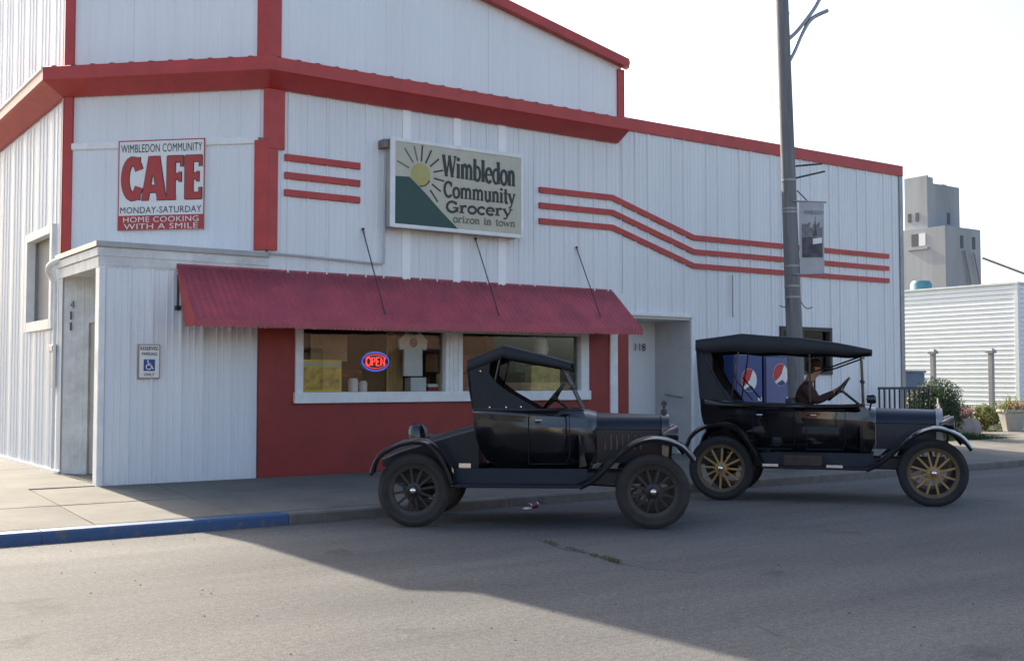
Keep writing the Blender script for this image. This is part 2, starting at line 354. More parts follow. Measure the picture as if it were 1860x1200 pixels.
# ================================================================== SETTING
def gz(y):      # street and pavement height across the street
    if y < 10.3: return 0.0
    if y < 11.72: return -0.045 * (y - 10.3) / 1.42
    if y < 15: return 0.075 + (y - 11.72) / 3.28 * 0.125
    return 0.20
mb = MB(); mb.box((-600, -600, -0.4), (900, 900, -0.16))
tag(mb.build('ground', M_soil), kind='structure')
mb = MB(); ys = [-80, -20, 0, 6, 10.3, 11.0, 11.76]; xs = [-120, -20, 0, 8, 20, 40, 200]
mb.add([(x, y, gz(min(y, 11.71))) for y in ys for x in xs], [(i * 7 + j, i * 7 + j + 1, i * 7 + j + 8, i * 7 + j + 7) for i in range(6) for j in range(6)])
road = tag(mb.build('road', M_road), kind='structure')
# cracks in the road
M_crack = mat('crack_fill', (0.03, 0.028, 0.025), 0.95)
def crack(pts, wd):
    P = catmull([(x, y, 0) for x, y in pts], 5); m = MB(); L_, R_ = [], []
    for i, p in enumerate(P):
        d = (P[min(i + 1, len(P) - 1)] - P[max(i - 1, 0)]).normalized(); q = Vector((-d.y, d.x, 0)) * wd * random.uniform(.3, 1.0) * (0.3 if i in (0, len(P) - 1) else 1)
        jx = Vector((random.uniform(-.012, .012), random.uniform(-.012, .012), 0.004 + gz(p.y)))
        L_.append(p + q + jx); R_.append(p - q + jx)
    n = len(P); m.add(L_ + R_, [(i, i + 1, n + i + 1, n + i) for i in range(n - 1)])
    m.build('crack', M_crack, road)
crack([(6.62, 9.1), (6.5, 8.65), (6.38, 8.2), (6.42, 7.9), (6.30, 7.5), (6.28, 7.2), (6.5, 6.6)], 0.008)
crack([(5.45, 5.05), (5.36, 4.85), (5.31, 4.65)], 0.004)
crack([(8.4, 9.0), (9.3, 8.9), (10.4, 8.75)], 0.005)
# weeds growing in the crack
mb = MB()
def tuft(mb, x, y, z, n, hh, sp, wd=.004):
    for _ in range(n):
        a = random.uniform(0, 6.28); b = random.uniform(0, sp); q = Vector((x + random.gauss(0, sp * .35), y + random.gauss(0, sp * .35), z))
        tp = q + Vector((math.cos(a) * b, math.sin(a) * b, hh * random.uniform(.5, 1))); sd_ = Vector((-math.sin(a), math.cos(a), 0)) * wd
        mid = q.lerp(tp, .55) + Vector((0, 0, hh * .18)); mb.add([q - sd_, q + sd_, mid + sd_ * .8, mid - sd_ * .8, tp], [(0, 1, 2, 3), (3, 2, 4)])
for i in range(24):
    t = i / 23; x = 6.52 - .22 * t + random.uniform(-.02, .02); y = 8.72 - 1.35 * t
    if 0.2 < t < 0.32 or .55 < t < .62: continue
    tuft(mb, x, y, .003, 9 if t < .85 else 14, .03 if t < .8 else .045, .045)
tag(mb.build('crack_weeds', M_grass), 'thin green weeds sprouting from the crack in the shaded road', 'weeds', kind='stuff')
# loose grit on the road
mb = MB()
def pebble(x, y, r_):
    z = gz(y) + r_ * .3; a = random.uniform(0, 6.28); v_ = []
    for k in range(5): t_ = a + k * 1.257; v_.append((x + math.cos(t_) * r_ * random.uniform(.7, 1.2), y + math.sin(t_) * r_ * random.uniform(.7, 1.2), z - r_ * .3))
    v_.append((x, y, z + r_ * .5)); mb.add(v_, [(k, (k + 1) % 5, 5) for k in range(5)])
for _ in range(420): pebble(random.uniform(-2, 14), random.uniform(2.5, 11.5), random.choice((.004, .005, .007, .010)))
for _ in range(900): pebble(random.uniform(0, 22), 11.70 - abs(random.gauss(0, .12)), random.uniform(.004, .011))
tag(mb.build('road_grit', mat('dark_grit', (.07, .065, .06), .9, var=.5, scale=30)), 'loose dark grit and pebbles scattered on the road and gutter', 'grit', kind='stuff')
# pavement slabs, each its own piece
root_sw = thing('sidewalk', 'pale concrete pavement of jointed slabs in front of the shop', 'sidewalk'); root_sw['kind'] = 'structure'
del root_sw['category']
mb = MB()
for a, b in (((-12, 11.93), (60, 15.6)), ((-12, 15.6), (4.6, 40)), ((12, 15.6), (15.2, 16.4)), ((25.2, 15.6), (60, 17.9))):
    mb.add([(a[0], a[1], gz(a[1]) - .03), (b[0], a[1], gz(a[1]) - .03), (b[0], b[1], gz(b[1]) - .03), (a[0], b[1], gz(b[1]) - .03)], [(0, 1, 2, 3)])
mb.build('slab_bed', M_joint, root_sw)
def slab(x0, x1, y0, y1, m):
    g = .006; j = [random.uniform(-.003, .003) for _ in range(4)]
    b = MB(); P = []
    for zz in (-.10, 0):
        for i, (x, y) in enumerate(((x0 + g, y0 + g), (x1 - g, y0 + g), (x1 - g, y1 - g), (x0 + g, y1 - g))): P.append((x, y, gz(y) + zz + j[i]))
    b.hexa(P); b.build('slab', m, root_sw, bevel=.006)
x = -9.0
while x < 44:
    wd = 1.52
    slab(x, x + wd, 11.92, 13.42, random.choice((M_conc, M_conc2))); slab(x, x + wd, 13.42, 14.93 if x + wd > 3.6 else 15.02, random.choice((M_conc, M_conc2)))
    x += wd
for i in range(6):
    for j in range(6):
        x1 = 4.02 - i * 1.52
        slab(x1 - 1.52, x1, 15.02 + j * 1.7, 15.02 + (j + 1) * 1.7, random.choice((M_conc, M_conc2)))
slab(4.03, 6.3, 15.02, 17.15, M_conc2)
slab(13.08, 14.52, 14.94, 15.95, M_conc2)
for i in range(5): slab(25.4 + i * 1.5, 26.9 + i * 1.5, 14.95, 16.9, random.choice((M_conc, M_conc2)))
# kerb stones
root_kb = thing('kerb', 'concrete kerb along the pavement, its left end painted blue', 'kerb'); root_kb['kind'] = 'structure'; del root_kb['category']
xk = [-12.0, -9, -6, -3, 0, 2.6, 5.2] + [5.2 + 3 * i for i in range(1, 14)]
for a, b in zip(xk[:-1], xk[1:]):
    m = MB(); g = .004
    m.loft([[(x, 11.715, -.16), (x, 11.735, .055), (x, 11.755, .073), (x, 11.91, .08), (x, 11.91, -.16)] for x in (a + g, b - g)])
    o = m.build('kerb_stone', M_blue if b <= 5.3 else M_kerb, root_kb)
    if b <= 5.3: o['label'] = 'kerb stone painted blue'
# garden lot right of the shop
mb = MB(); mb.box((20.95, 15.0, -.1), (25.3, 34, .13)); mb.box((25.31, 17.0, -.1), (33.9, 34, .13))
tag(mb.build('garden_lawn', M_lawn), kind='structure')

# ================================================================== GROCERY BUILDING
B = thing('grocery_building', 'white ribbed metal shop building with chamfered corner and red trim', 'building', (0, 0, 0))
def wall_boxes(mb, f, s0, s1, z0, z1, holes, o0, o1):
    ss = sorted({s0, s1, *[h_[0] for h_ in holes], *[h_[1] for h_ in holes]}); zs = sorted({z0, z1, *[h_[2] for h_ in holes], *[h_[3] for h_ in holes]})
    ss = [a for a in ss if s0 <= a <= s1]; zs = [a for a in zs if z0 <= a <= z1]
    for a, b in zip(ss[:-1], ss[1:]):
        run = None
        for c, d in zip(zs[:-1], zs[1:]):
            if any(h_[0] <= (a + b) / 2 <= h_[1] and h_[2] <= (c + d) / 2 <= h_[3] for h_ in holes):
                if run: f.box(mb, a, b, run[0], run[1], o0, o1); run = None
            else: run = (run[0], d) if run else (c, d)
        if run: f.box(mb, a, b, run[0], run[1], o0, o1)
def panels(f, s0, s1, z0, z1, holes, parent, m, wd=.915, rib=.305, dep=.02, off=0.0, ztop=None, name='siding_panel', ribw=.03):
    n = max(1, round((s1 - s0) / wd)); pw = (s1 - s0) / n
    for i in range(n):
        a = s0 + i * pw; b = a + pw
        cuts = sorted({a, b, *[c for h_ in holes for c in h_[:2] if a + .02 < c < b - .02]})
        for a2, b2 in zip(cuts[:-1], cuts[1:]):
            mid = (a2 + b2) / 2; segs = [(z0, z1)]
            for h_ in holes:
                if h_[0] <= mid <= h_[1]:
                    ns = []
                    for c, d in segs:
                        if h_[2] > c: ns.append((c, min(d, h_[2])))
                        if h_[3] < d: ns.append((max(c, h_[3]), d))
                    segs = [q for q in ns if q[1] - q[0] > .02]
            for c, d in segs:
                pr = [(a2 + .001, .004)]; k = 0; x = a
                while x <= b2 + 1e-6:
                    for dx, hh in ((0, dep), (rib * .36, dep * .3), (rib * .64, dep * .3)):
                        q = x + dx
                        if q - ribw > a2 and q + ribw < b2:
                            ww = ribw if dx == 0 else ribw * .5
                            pr += [(q - ww * .8, .004), (q - ww * .4, hh + .004), (q + ww * .4, hh + .004), (q + ww * .8, .004)]
                    x += rib
                pr.append((b2 - .001, .004)); jig = random.uniform(0, .003)
                mbp = MB(); top = []
                lo = [f.P(s, c, off + o + jig) for s, o in pr]
                hi = [f.P(s, (ztop(s) if (ztop and d == z1) else d), off + o + jig) for s, o in pr]
                mbp.add(lo + hi, [(j, j + 1, len(pr) + j + 1, len(pr) + j) for j in range(len(pr) - 1)])
                mbp.build(name, m, parent)
roofz = lambda x: 7.15 + (12.91 - x) * 0.209       # top of the upper wall along the street
WIN = (6.73, 12.09, 1.24, 2.30); REC = (13.04, 14.55, 0.0, 2.72); SW = (16.98, 18.48, 1.69, 2.60)
DOORC = (0.42, 1.40, 0.0, 2.40)
# --- street wall, ground to eave
mb = MB(); wall_boxes(mb, STREET, 6.29, 12.91, 0.0, 7.05, [WIN], -.2, 0)
wS = mb.build('street_wall', M_wallcore, B)
panels(STREET, 6.29, 12.91, 3.08, 6.0, [], wS, M_white)
panels(STREET, 6.29, 12.90, 6.1, 7.0, [], wS, M_white2, ztop=lambda s: roofz(s) - .03, dep=.01)
mb = MB(); mb.add([(6.29, 15.0, 7.05), (12.91, 15.0, 7.05), (12.91, 15.0, roofz(12.91)), (6.29, 15.0, roofz(6.29)), (6.29, 15.2, 7.05), (12.91, 15.2, 7.05), (12.91, 15.2, roofz(12.91)), (6.29, 15.2, roofz(6.29))],
   [(0, 1, 2, 3), (4, 7, 6, 5), (0, 4, 5, 1), (1, 5, 6, 2), (2, 6, 7, 3), (3, 7, 4, 0)]); mb.build('gable_wall', M_wallcore, B)
# red storefront
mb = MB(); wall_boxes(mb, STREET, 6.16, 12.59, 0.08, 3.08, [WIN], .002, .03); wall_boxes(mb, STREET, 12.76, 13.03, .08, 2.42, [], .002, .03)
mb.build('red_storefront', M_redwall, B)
mb = MB(); STREET.box(mb, 12.59, 12.76, .1, 3.08, .002, .06); mb.build('white_post', M_trimw, B, bevel=.006)
mb = MB(); STREET.box(mb, 12.761, 13.03, 2.421, 3.078, .002, .02); mb.build('siding_filler', M_white, B)
# --- annex wall
mb = MB(); wall_boxes(mb, STREET, 12.92, 20.9, 0.0, 6.18, [(12.92, 14.62, 0.0, 2.75), SW], -.2, 0)
wA = mb.build('annex_wall', M_wallcore, B)
panels(STREET, 12.92, 20.86, 0.12, 5.99, [REC, SW, (12.92, 13.04, 0, 2.72)], wA, M_white, wd=.9, rib=.30, dep=.026)
# --- chamfered wall
mb = MB(); wall_boxes(mb, CHAM, 0, CHL, 0.0, 7.9, [DOORC], -.2, 0); wC = mb.build('chamfer_wall', M_wallcore, B)
zt = lambda s: roofz(4.05 + s * 2.24 / CHL)
mb = MB(); mb.hexa([CHAM.P(0, 7.9, -.2), CHAM.P(CHL, 7.9, -.2), CHAM.P(CHL, 7.9, 0), CHAM.P(0, 7.9, 0), CHAM.P(0, zt(0), -.2), CHAM.P(CHL, zt(CHL), -.2), CHAM.P(CHL, zt(CHL), 0), CHAM.P(0, zt(0), 0)]); mb.build('chamfer_gable', M_wallcore, B)
panels(CHAM, 0.02, CHL - .02, 3.3, 4.95, [], wC, M_white, off=.02, dep=.012)
panels(CHAM, 0.02, CHL - .02, 5.02, 6.0, [], wC, M_white, dep=.012)
panels(CHAM, 0.02, CHL - .02, 6.1, 8.3, [], wC, M_white2, dep=.01, ztop=lambda s: zt(s) - .03)
panels(CHAM, 0.02, CHL - .02, 0.2, 3.2, [DOORC], wC, M_dirtyw, dep=.006)
mb = MB(); CHAM.box(mb, .1, CHL - .14, 4.93, 5.03, .0, .055); mb.build('moulding', M_trimw, B, bevel=.01)
# --- left wall
LW = (17.78 - 17.2, 19.36 - 17.2, 2.46, 3.80)
mb = MB(); wall_boxes(mb, LEFT, 0.0, 12, 0.0, roofz(4.05), [LW], -.2, 0); wL = mb.build('side_wall', M_wallcore, B)
panels(LEFT, 0.02, 12, .22, 6.0, [LW], wL, M_white, rib=.23, dep=.011)
panels(LEFT, 0.02, 12, 6.1, roofz(4.05) - .03, [], wL, M_white2, rib=.23, dep=.010)
mb = MB(); LEFT.box(mb, 0.0, 12, .1, .24, 0, .035); mb.build('base_flashing', M_trimw, B)
# --- other walls and roofs
mb = MB(); mb.box((12.71, 15.2, 6.0), (12.905, 29.2, roofz(12.91))); mb.build('upper_end_wall', M_white2, B)
mb = MB(); mb.box((4.05, 29.0, 0), (20.9, 29.2, 6.1)); mb.box((4.05, 29.001, 6.1), (12.9, 29.199, 7.1)); mb.build('rear_wall', M_wallcore, B)
mb = MB(); mb.box((20.7, 15.2, 0), (20.9, 29.0, 6.18)); wE = mb.build('annex_end_wall', M_white, B)
mb = MB(); mb.box((12.92, 15.2, 5.9), (20.7, 29.0, 6.0)); mb.build('annex_roof', M_metal, B)
mb = MB()
def rz3(x, y, dz): return (x, y, roofz(x) + dz)
pl = [(3.93, 17.1), (6.22, 14.86), (13.0, 14.86), (13.0, 29.3), (3.93, 29.3)]
mb.loft([[rz3(x, y, .0) for x, y in pl], [rz3(x, y, .07) for x, y in pl]]); mb.build('upper_roof', M_metal, B)
# --- red trim
def trim(name, f, s0, s1, z0, z1, o0, o1, m=M_red, bev=.006):
    q = MB(); f.box(q, s0, s1, z0, z1, o0, o1); return q.build(name, m, B, bevel=bev)
trim('corner_trim', STREET, 6.268, 6.52, 4.86, 5.9, .0, .05); trim('corner_trim', STREET, 6.268, 6.42, 3.40, 4.86, .0, .05)
trim('corner_trim', CHAM, CHL - .06, CHL + .024, 4.98, 5.9, .0, .055); trim('corner_trim', CHAM, CHL - .19, CHL + .024, 3.40, 4.98, .0, .06)
trim('corner_trim', CHAM, -.005, .125, 3.40, 5.9, .0, .055); trim('corner_trim', LEFT, -.005, .05, 3.4, 5.9, 0, .05)
trim('corner_trim', STREET, 6.272, 6.46, 6.05, 8.5, .0, .04); trim('corner_trim', CHAM, CHL - .17, CHL + .02, 6.05, 8.5, .0, .045)
trim('corner_trim', CHAM, -.005, .125, 6.05, 8.9, .0, .045); trim('corner_trim', LEFT, -.005, .05, 6.05, 8.9, 0, .04)
trim('corner_trim', STREET, 12.80, 12.93, 6.05, 7.05, .0, .045)
mb = MB(); mb.box((12.93, 14.955, 6.05), (12.95, 15.2, 7.05)); mb.build('corner_trim', M_red, B)
q = MB(); q.loft([[(6.3, 14.84, roofz(6.3) - .06), (6.3, 14.84, roofz(6.3) + .1), (6.3, 14.99, roofz(6.3) + .1), (6.3, 14.99, roofz(6.3) - .06)], [(12.965, 14.84, roofz(13.02) - .06), (12.965, 14.84, roofz(13.02) + .1), (13.02, 14.99, roofz(13.02) + .1), (13.02, 14.99, roofz(13.02) - .06)]])
q.build('rake_trim', M_red, B)
trim('coping', STREET, 12.94, 20.93, 5.985, 6.215, -.25, .045)
trim('corner_trim', STREET, 20.80, 20.92, .12, 5.98, .0, .04, m=M_metal)
mb = MB(); mb.box((20.90, 14.965, .12), (20.925, 15.16, 5.98)); mb.build('corner_trim', M_metal, B)
# --- red eave skirt running round the chamfer
def offs(path, d):
    out = []
    for i, p in enumerate(path):
        p = Vector(p); ns = []
        if i > 0: e = (p - Vector(path[i - 1])).normalized(); ns.append(Vector((e.y, -e.x)))
        if i < len(path) - 1: e = (Vector(path[i + 1]) - p).normalized(); ns.append(Vector((e.y, -e.x)))
        n = sum(ns, Vector((0, 0))); n.normalize(); out.append(p + n * (d / n.dot(ns[0])))
    return out
EP = [(4.05, 29.0), CH0, CH1, (12.78, 15.0)]
prof = [(0.0, 6.17), (.34, 6.10), (.375, 6.085), (.375, 5.90), (.34, 5.87), (.07, 5.72), (.0, 5.72)]
cols = [offs(EP, d) for d, z in prof]
mb = MB(); mb.loft([[(cols[k][i].x, cols[k][i].y, prof[k][1]) for k in range(len(prof))] for i in range(4)])
ev = mb.build('eave_skirt', M_red, B)
mb = MB()
o1 = offs(EP, .36); o0 = offs(EP, .02)
for i in range(3):
    L_ = (o1[i + 1] - o1[i]).length; n = int(L_ / .30)
    e = (o1[i + 1] - o1[i]).normalized(); nn = Vector((e.y, -e.x))
    for k in range(n):
        p = o1[i] + e * (.15 + k * .30); q = p - nn * .34
        mb.hexa([(*(p - e * .035), 6.095), (*(p + e * .035), 6.095), (*(q + e * .035), 6.165), (*(q - e * .035), 6.165), (*(p - e * .02), 6.105), (*(p + e * .02), 6.105), (*(q + e * .02), 6.175), (*(q - e * .02), 6.175)])
mb.build('roof_ribs', mat('dark_red_roofing', (0.13, 0.02, 0.025), 0.5), B)['kind'] = 'stuff'
mb = MB(); c2 = offs(EP, .40); c3 = offs(EP, .375)
mb.loft([[(c3[i].x, c3[i].y, 6.035), (c2[i].x, c2[i].y, 6.05), (c2[i].x, c2[i].y, 6.085), (c3[i].x, c3[i].y, 6.088)] for i in (0, 1)]); mb.build('drip_edge', M_trimw, B)
# --- red stripes on the wall
for z in (4.76, 4.50, 4.25):
    mb = MB(); STREET.box(mb, 6.53, 7.74, z - .05, z + .05, .0, .045); mb.build('wall_stripe', M_red, B, bevel=.008)
for i in range(3):
    dz = -.262 * i; mb = MB()
    STREET.stroke(mb, [(11.08, 4.735 + dz), (12.67, 4.75 + dz), (14.63, 4.19 + dz), (20.40, 4.21 + dz)], .095, .0, .05); mb.build('wall_stripe', M_red, B)
# --- pale battens
for a, b in ((8.47, 8.61), (9.39, 9.53), (10.25, 10.40)):
    mb = MB(); STREET.box(mb, a, b, 3.1, 5.75, .0, .03); mb.build('batten', mat('bright_batten', (.90, .90, .90), .45, var=.05), B, bevel=.004)
# --- corner vestibule block
KB = [(3.97, 17.18), (3.97, 15.0), (6.3, 15.0)]
mb = MB(); mb.box((3.99, 15.0, .0), (6.05, 15.14, 3.05)); vb = mb.build('vestibule_wall', M_wallcore, B)
panels(STREET, 4.06, 6.15, .17, 3.04, [], vb, M_white, wd=.7, rib=.30, dep=.03, ribw=.035)
mb = MB(); mb.box((3.965, 14.955, .12), (4.05, 15.15, 3.04)); mb.build('corner_post', M_trimw, B, bevel=.012)
mb = MB(); mb.prism([(3.97, 14.98), (6.29, 14.98), (6.29, 15.04), (4.1, 17.2), (3.97, 17.2)], lambda a, b, d: (a, b, d), 3.06, 3.33); cn = mb.build('canopy', M_dirtyw, B)
for z0, z1, of in ((3.03, 3.17, .012), (3.18, 3.29, .03), (3.30, 3.37, .055)):
    q = MB(); A = offs(KB, of); Z = offs(KB, -.02)
    q.loft([[(A[i].x, A[i].y, z0), (A[i].x, A[i].y, z1), (Z[i].x, Z[i].y, z1), (Z[i].x, Z[i].y, z0)] for i in range(3)])
    q.build('fascia_board', M_dirtyw if z0 < 3.3 else M_metal, cn)
# white downpipe elbow at the left end of the canopy
mb = MB(); mb.tube(catmull([(3.98, 17.0, 3.30), (3.90, 17.15, 3.27), (3.86, 17.3, 3.2), (3.90, 17.4, 3.12), (3.99, 17.42, 3.0)], 4), .045, 8); mb.tube([(3.99, 17.42, 3.02), (3.99, 17.42, .26)], .025, 8); mb.build('downpipe', M_trimw, B, smooth=50)
# vestibule door in the chamfer wall
mb = MB(); CHAM.box(mb, .43, 1.39, .2, 2.39, -.09, -.02); dr = mb.build('door', mat('beige_door', (0.62, 0.58, 0.52), .55), B, bevel=.004)
mb = MB(); CHAM.box(mb, .52, 1.30, 1.2, 2.25, -.019, -.012); mb.build('door_panel', M_glass, dr)
mb = MB(); CHAM.box(mb, 1.28, 1.36, 1.05, 1.09, -.02, .03); mb.build('handle', M_metal, dr)
mb = MB(); CHAM.box(mb, .36, .428, .2, 2.46, -.11, .03); CHAM.box(mb, 1.392, 1.46, .2, 2.46, -.11, .03); CHAM.box(mb, .428, 1.392, 2.392, 2.46, -.11, .03); mb.build('door_frame', M_dirtyw, B)
for ch, z in (('4', 2.60), ('1', 2.44), ('1', 2.28)):
    mb = MB(); text_mb(mb, ch, CHAM, .13, .2 if ch == '4' else .165, z, z + .12, .03, bold=.0); mb.build('house_number', mat('faded_black', (.10, .10, .10), .6), B)
# side window
wf = thing('w', '', ''); bpy.data.objects.remove(wf)
mb = MB()
for a, b, c, d in ((LW[0], LW[1], LW[3] - .02, LW[3] + .11), (LW[0], LW[1], LW[2] - .13, LW[2] + .02), (LW[0] - .11, LW[0] + .02, LW[2] - .13, LW[3] + .11), (LW[1] - .02, LW[1] + .11, LW[2] - .13, LW[3] + .11)): LEFT.box(mb, a, b, c, d, -.06, .07)
sw_ = mb.build('window', M_trimw, B)
mb = MB(); LEFT.box(mb, LW[0], LW[1], LW[2], LW[3], -.13, -.11); mb.build('shutter', mat('tan_board', (0.42, 0.38, 0.34), .7), sw_)
# small meter box near the corner
mb = MB(); LEFT.box(mb, .28, .40, 1.45, 2.05, 0.0, .07); LEFT.box(mb, .24, .44, 1.98, 2.08, 0.0, .09); mb.build('meter_box', M_metal, B, bevel=.01)
# --- shop window
mb = MB()
for a, b, c, d in ((6.71, 6.83, 1.24, 2.5), (11.94, 12.11, 1.24, 2.5), (9.235, 9.55, 1.38, 2.5), (6.83, 9.235, 2.30, 2.499), (9.55, 11.94, 2.30, 2.499)): STREET.box(mb, a, b, c, d, -.10, .065 if c < 2 else .062)
sh = mb.build('shop_window', M_trimw, B, bevel=.006)
mb = MB(); STREET.box(mb, 6.69, 12.13, 1.225, 1.385, -.12, .10); mb.build('sill', M_trimw, sh, bevel=.01)
for a, b in ((6.83, 9.235), (9.55, 11.94)):
    mb = MB(); STREET.box(mb, a, b, 1.385, 2.3, -.045, -.037); mb.build('pane', M_glass, sh)
for a in (9.31, 9.39, 9.47):
    mb = MB(); STREET.box(mb, a - .012, a + .012, 1.39, 2.3, .065, .078); mb.build('mullion_bead', M_trimw, sh)
# interior of the shop
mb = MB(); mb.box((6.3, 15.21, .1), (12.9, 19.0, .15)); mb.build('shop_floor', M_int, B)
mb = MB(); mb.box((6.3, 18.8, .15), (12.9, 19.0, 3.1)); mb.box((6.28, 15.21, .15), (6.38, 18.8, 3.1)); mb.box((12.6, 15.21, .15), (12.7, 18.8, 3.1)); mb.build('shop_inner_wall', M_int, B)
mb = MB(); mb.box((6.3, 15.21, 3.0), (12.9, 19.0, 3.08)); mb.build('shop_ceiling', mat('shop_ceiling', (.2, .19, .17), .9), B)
mb = MB(); mb.box((6.75, 15.045, 1.30), (12.08, 15.45, 1.384)); mb.build('display_ledge', mat('ledge', (.22, .17, .12), .6), B)
# --- recessed shop entrance
mb = MB(); mb.box((12.96, 15.95, .15), (14.62, 16.05, 2.74)); bk = mb.build('entry_wall', M_white, B)
mb = MB(); mb.box((14.55, 15.005, .1), (14.60, 15.945, 2.74)); mb.build('entry_cheek', mat('entry_panel', (.56, .55, .54), .5, var=.1), B)
mb = MB(); mb.box((12.95, 15.005, .1), (13.038, 15.945, 2.74)); mb.build('entry_cheek', M_white, B)
mb = MB(); mb.box((13.04, 15.005, 2.66), (14.55, 15.94, 2.72)); mb.build('entry_ceiling', M_trimw, B)
trim('entry_header', STREET, 13.03, 14.60, 2.70, 2.76, .0, .06, M_trimw); trim('entry_jamb', STREET, 14.55, 14.62, .15, 2.70, .0, .04, M_trimw)
mb = MB(); mb.box((13.08, 15.90, .2), (13.9, 15.945, 2.25)); ed = mb.build('shop_door', M_trimw, B); mb = MB(); mb.box((13.2, 15.88, .9), (13.78, 15.897, 2.1)); mb.build('door_pane', M_glass, ed)
mb = MB(); mb.tube([(14.54, 15.2, 1.24), (14.49, 15.2, 1.24), (14.49, 15.62, 1.29), (14.54, 15.62, 1.29)], .014, 6); mb.build('grab_bar', M_metal, B)
ENT = Frame((0, 15.95), (1, 0), (0, -1))
mb = MB(); text_mb(mb, '118', ENT, 14.02, 14.28, 2.11, 2.25, .03, bold=.0); mb.build('house_number', M_signblk, B)
# small annex window
mb = MB()
for a, b, c, d in ((16.96, 17.04, 1.67, 2.62), (18.42, 18.50, 1.67, 2.62), (17.04, 18.42, 2.54, 2.62), (17.04, 18.42, 1.67, 1.75), (17.58, 17.64, 1.75, 2.54)): STREET.box(mb, a, b, c, d, -.1, .05)
aw_ = mb.build('annex_window', mat('dark_window_frame', (.035, .03, .028), .5), B)
mb = MB(); STREET.box(mb, 17.64, 18.42, 1.75, 2.54, -.05, -.042); mb.build('pane', M_glass, aw_)
mb = MB(); STREET.box(mb, 17.04, 17.58, 1.75, 2.54, -.05, -.042); mb.build('pane', M_glass, aw_)
mb = MB(); STREET.box(mb, 17.04, 17.58, 1.75, 2.54, -.14, -.12); mb.build('blind_and_reflection', mat('brown_blind', (.16, .06, .05), .7), aw_)
mb = MB(); STREET.box(mb, 17.64, 18.42, 2.0, 2.54, -.14, -.12); mb.build('blind_and_reflection', mat('beige_reflection', (.42, .39, .32), .7, var=.35, scale=6), aw_)  # reflection in the right pane, painted as a beige sheet behind it
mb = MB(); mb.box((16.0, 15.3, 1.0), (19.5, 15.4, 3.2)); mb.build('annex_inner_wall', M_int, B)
# conduit and wires on the wall
mb = MB(); mb.tube(catmull([(6.3, 14.93, 3.36), (7.2, 14.93, 3.335), (8.0, 14.93, 3.31), (8.1, 14.93, 3.33), (8.13, 14.93, 3.42), (8.13, 14.93, 4.2), (8.15, 14.93, 5.08)], 5), .018, 6); mb.build('conduit', mat('painted_conduit', (.5, .5, .5), .5), B)
mb = MB(); mb.tube([(15.6, 14.93, 2.75), (15.6, 14.93, 3.55)], .015, 6); mb.build('conduit', M_metal, B)
mb = MB(); mb.tube([(4.99, 14.93, 2.55), (4.99, 14.93, 2.98)], .016, 6); mb.box((4.96, 14.9, 2.5), (5.02, 14.97, 2.56)); mb.build('awning_bracket', M_dmetal, B)

# ================================================================== AWNING
A = thing('awning', 'maroon corrugated metal awning over the shop window', 'awning', (8.79, 14.98, 3.1))
mb = MB(); pitch = .095; n = int((12.62 - 4.98) / pitch); y1, y0 = -.03, -.76; L0, L1 = 4.98 - 8.79, 12.66 - 8.79
secs_t, secs_b, secs_v = [], [], []
nn = n * 4
for i in range(nn + 1):
    x = L0 + (L1 - L0) * i / nn; c = math.sin(i * math.pi / 2) * .011; low = -.075 * (1 - i / nn); wob = .006 * math.sin(x * 2.3) + .004 * math.sin(x * 7)
    secs_t.append([(x, y1, .0 + c), (x, y1 + (y0 - y1) * .5, -.33 + c + wob + low * .5), (x, y0, -.665 + c + wob + low), (x, y0 - .035, -.69 + c + wob + low)])
mb.loft(secs_t, ring=False); ac = mb.build('corrugated_sheet', M_awn, A, smooth=60)
so = ac.modifiers.new('s', 'SOLIDIFY'); so.thickness = .004
mb = MB(); k = int((L1 - L0) / .07)
for i in range(k):      # scalloped hanging edge
    a = L0 + (L1 - L0) * i / k; b = L0 + (L1 - L0) * (i + 1) / k; lw = -.075 * (1 - i / k); z = -.775 - random.uniform(0, .012) + lw
    mb.add([(a, y0 - .036, -.675 + lw), (b, y0 - .036, -.675 + lw), (b, y0 - .038, z + .025), ((a + b) / 2 + .018, y0 - .039, z), ((a + b) / 2 - .018, y0 - .039, z), (a, y0 - .038, z + .025)], [(0, 1, 2, 3, 4, 5)])
va = mb.build('scalloped_valance', M_awn, A); so = va.modifiers.new('s', 'SOLIDIFY'); so.thickness = .004
for x in (L0 + .003, L1 - .003):
    lw = -.075 if x < 0 else 0
    mb = MB(); mb.add([(x, y1, -.01), (x, y0 - .03, -.675 + lw), (x, y0 - .03, -.76 + lw), (x, y1 - .35, -.76 + lw), (x, y1 - .1, -.3)], [(0, 1, 2, 3, 4)])
    o = mb.build('end_panel', M_red, A); so = o.modifiers.new('s', 'SOLIDIFY'); so.thickness = .006
mb = MB(); mb.box((L0, -.005, -.03), (L1, .0, .035)); mb.build('wall_flashing', M_awn, A)
for x in (7.79, 9.81, 11.87):
    mb = MB(); mb.tube([(x - 8.79, .0, .72), (x - 8.79 + .05, -.62, -.56 - .03 * (12 - x) / 5)], .010, 6); mb.sphere((x - 8.79, -.01, .72), .022, 8, 6); mb.build('support_rod', M_dmetal, A)

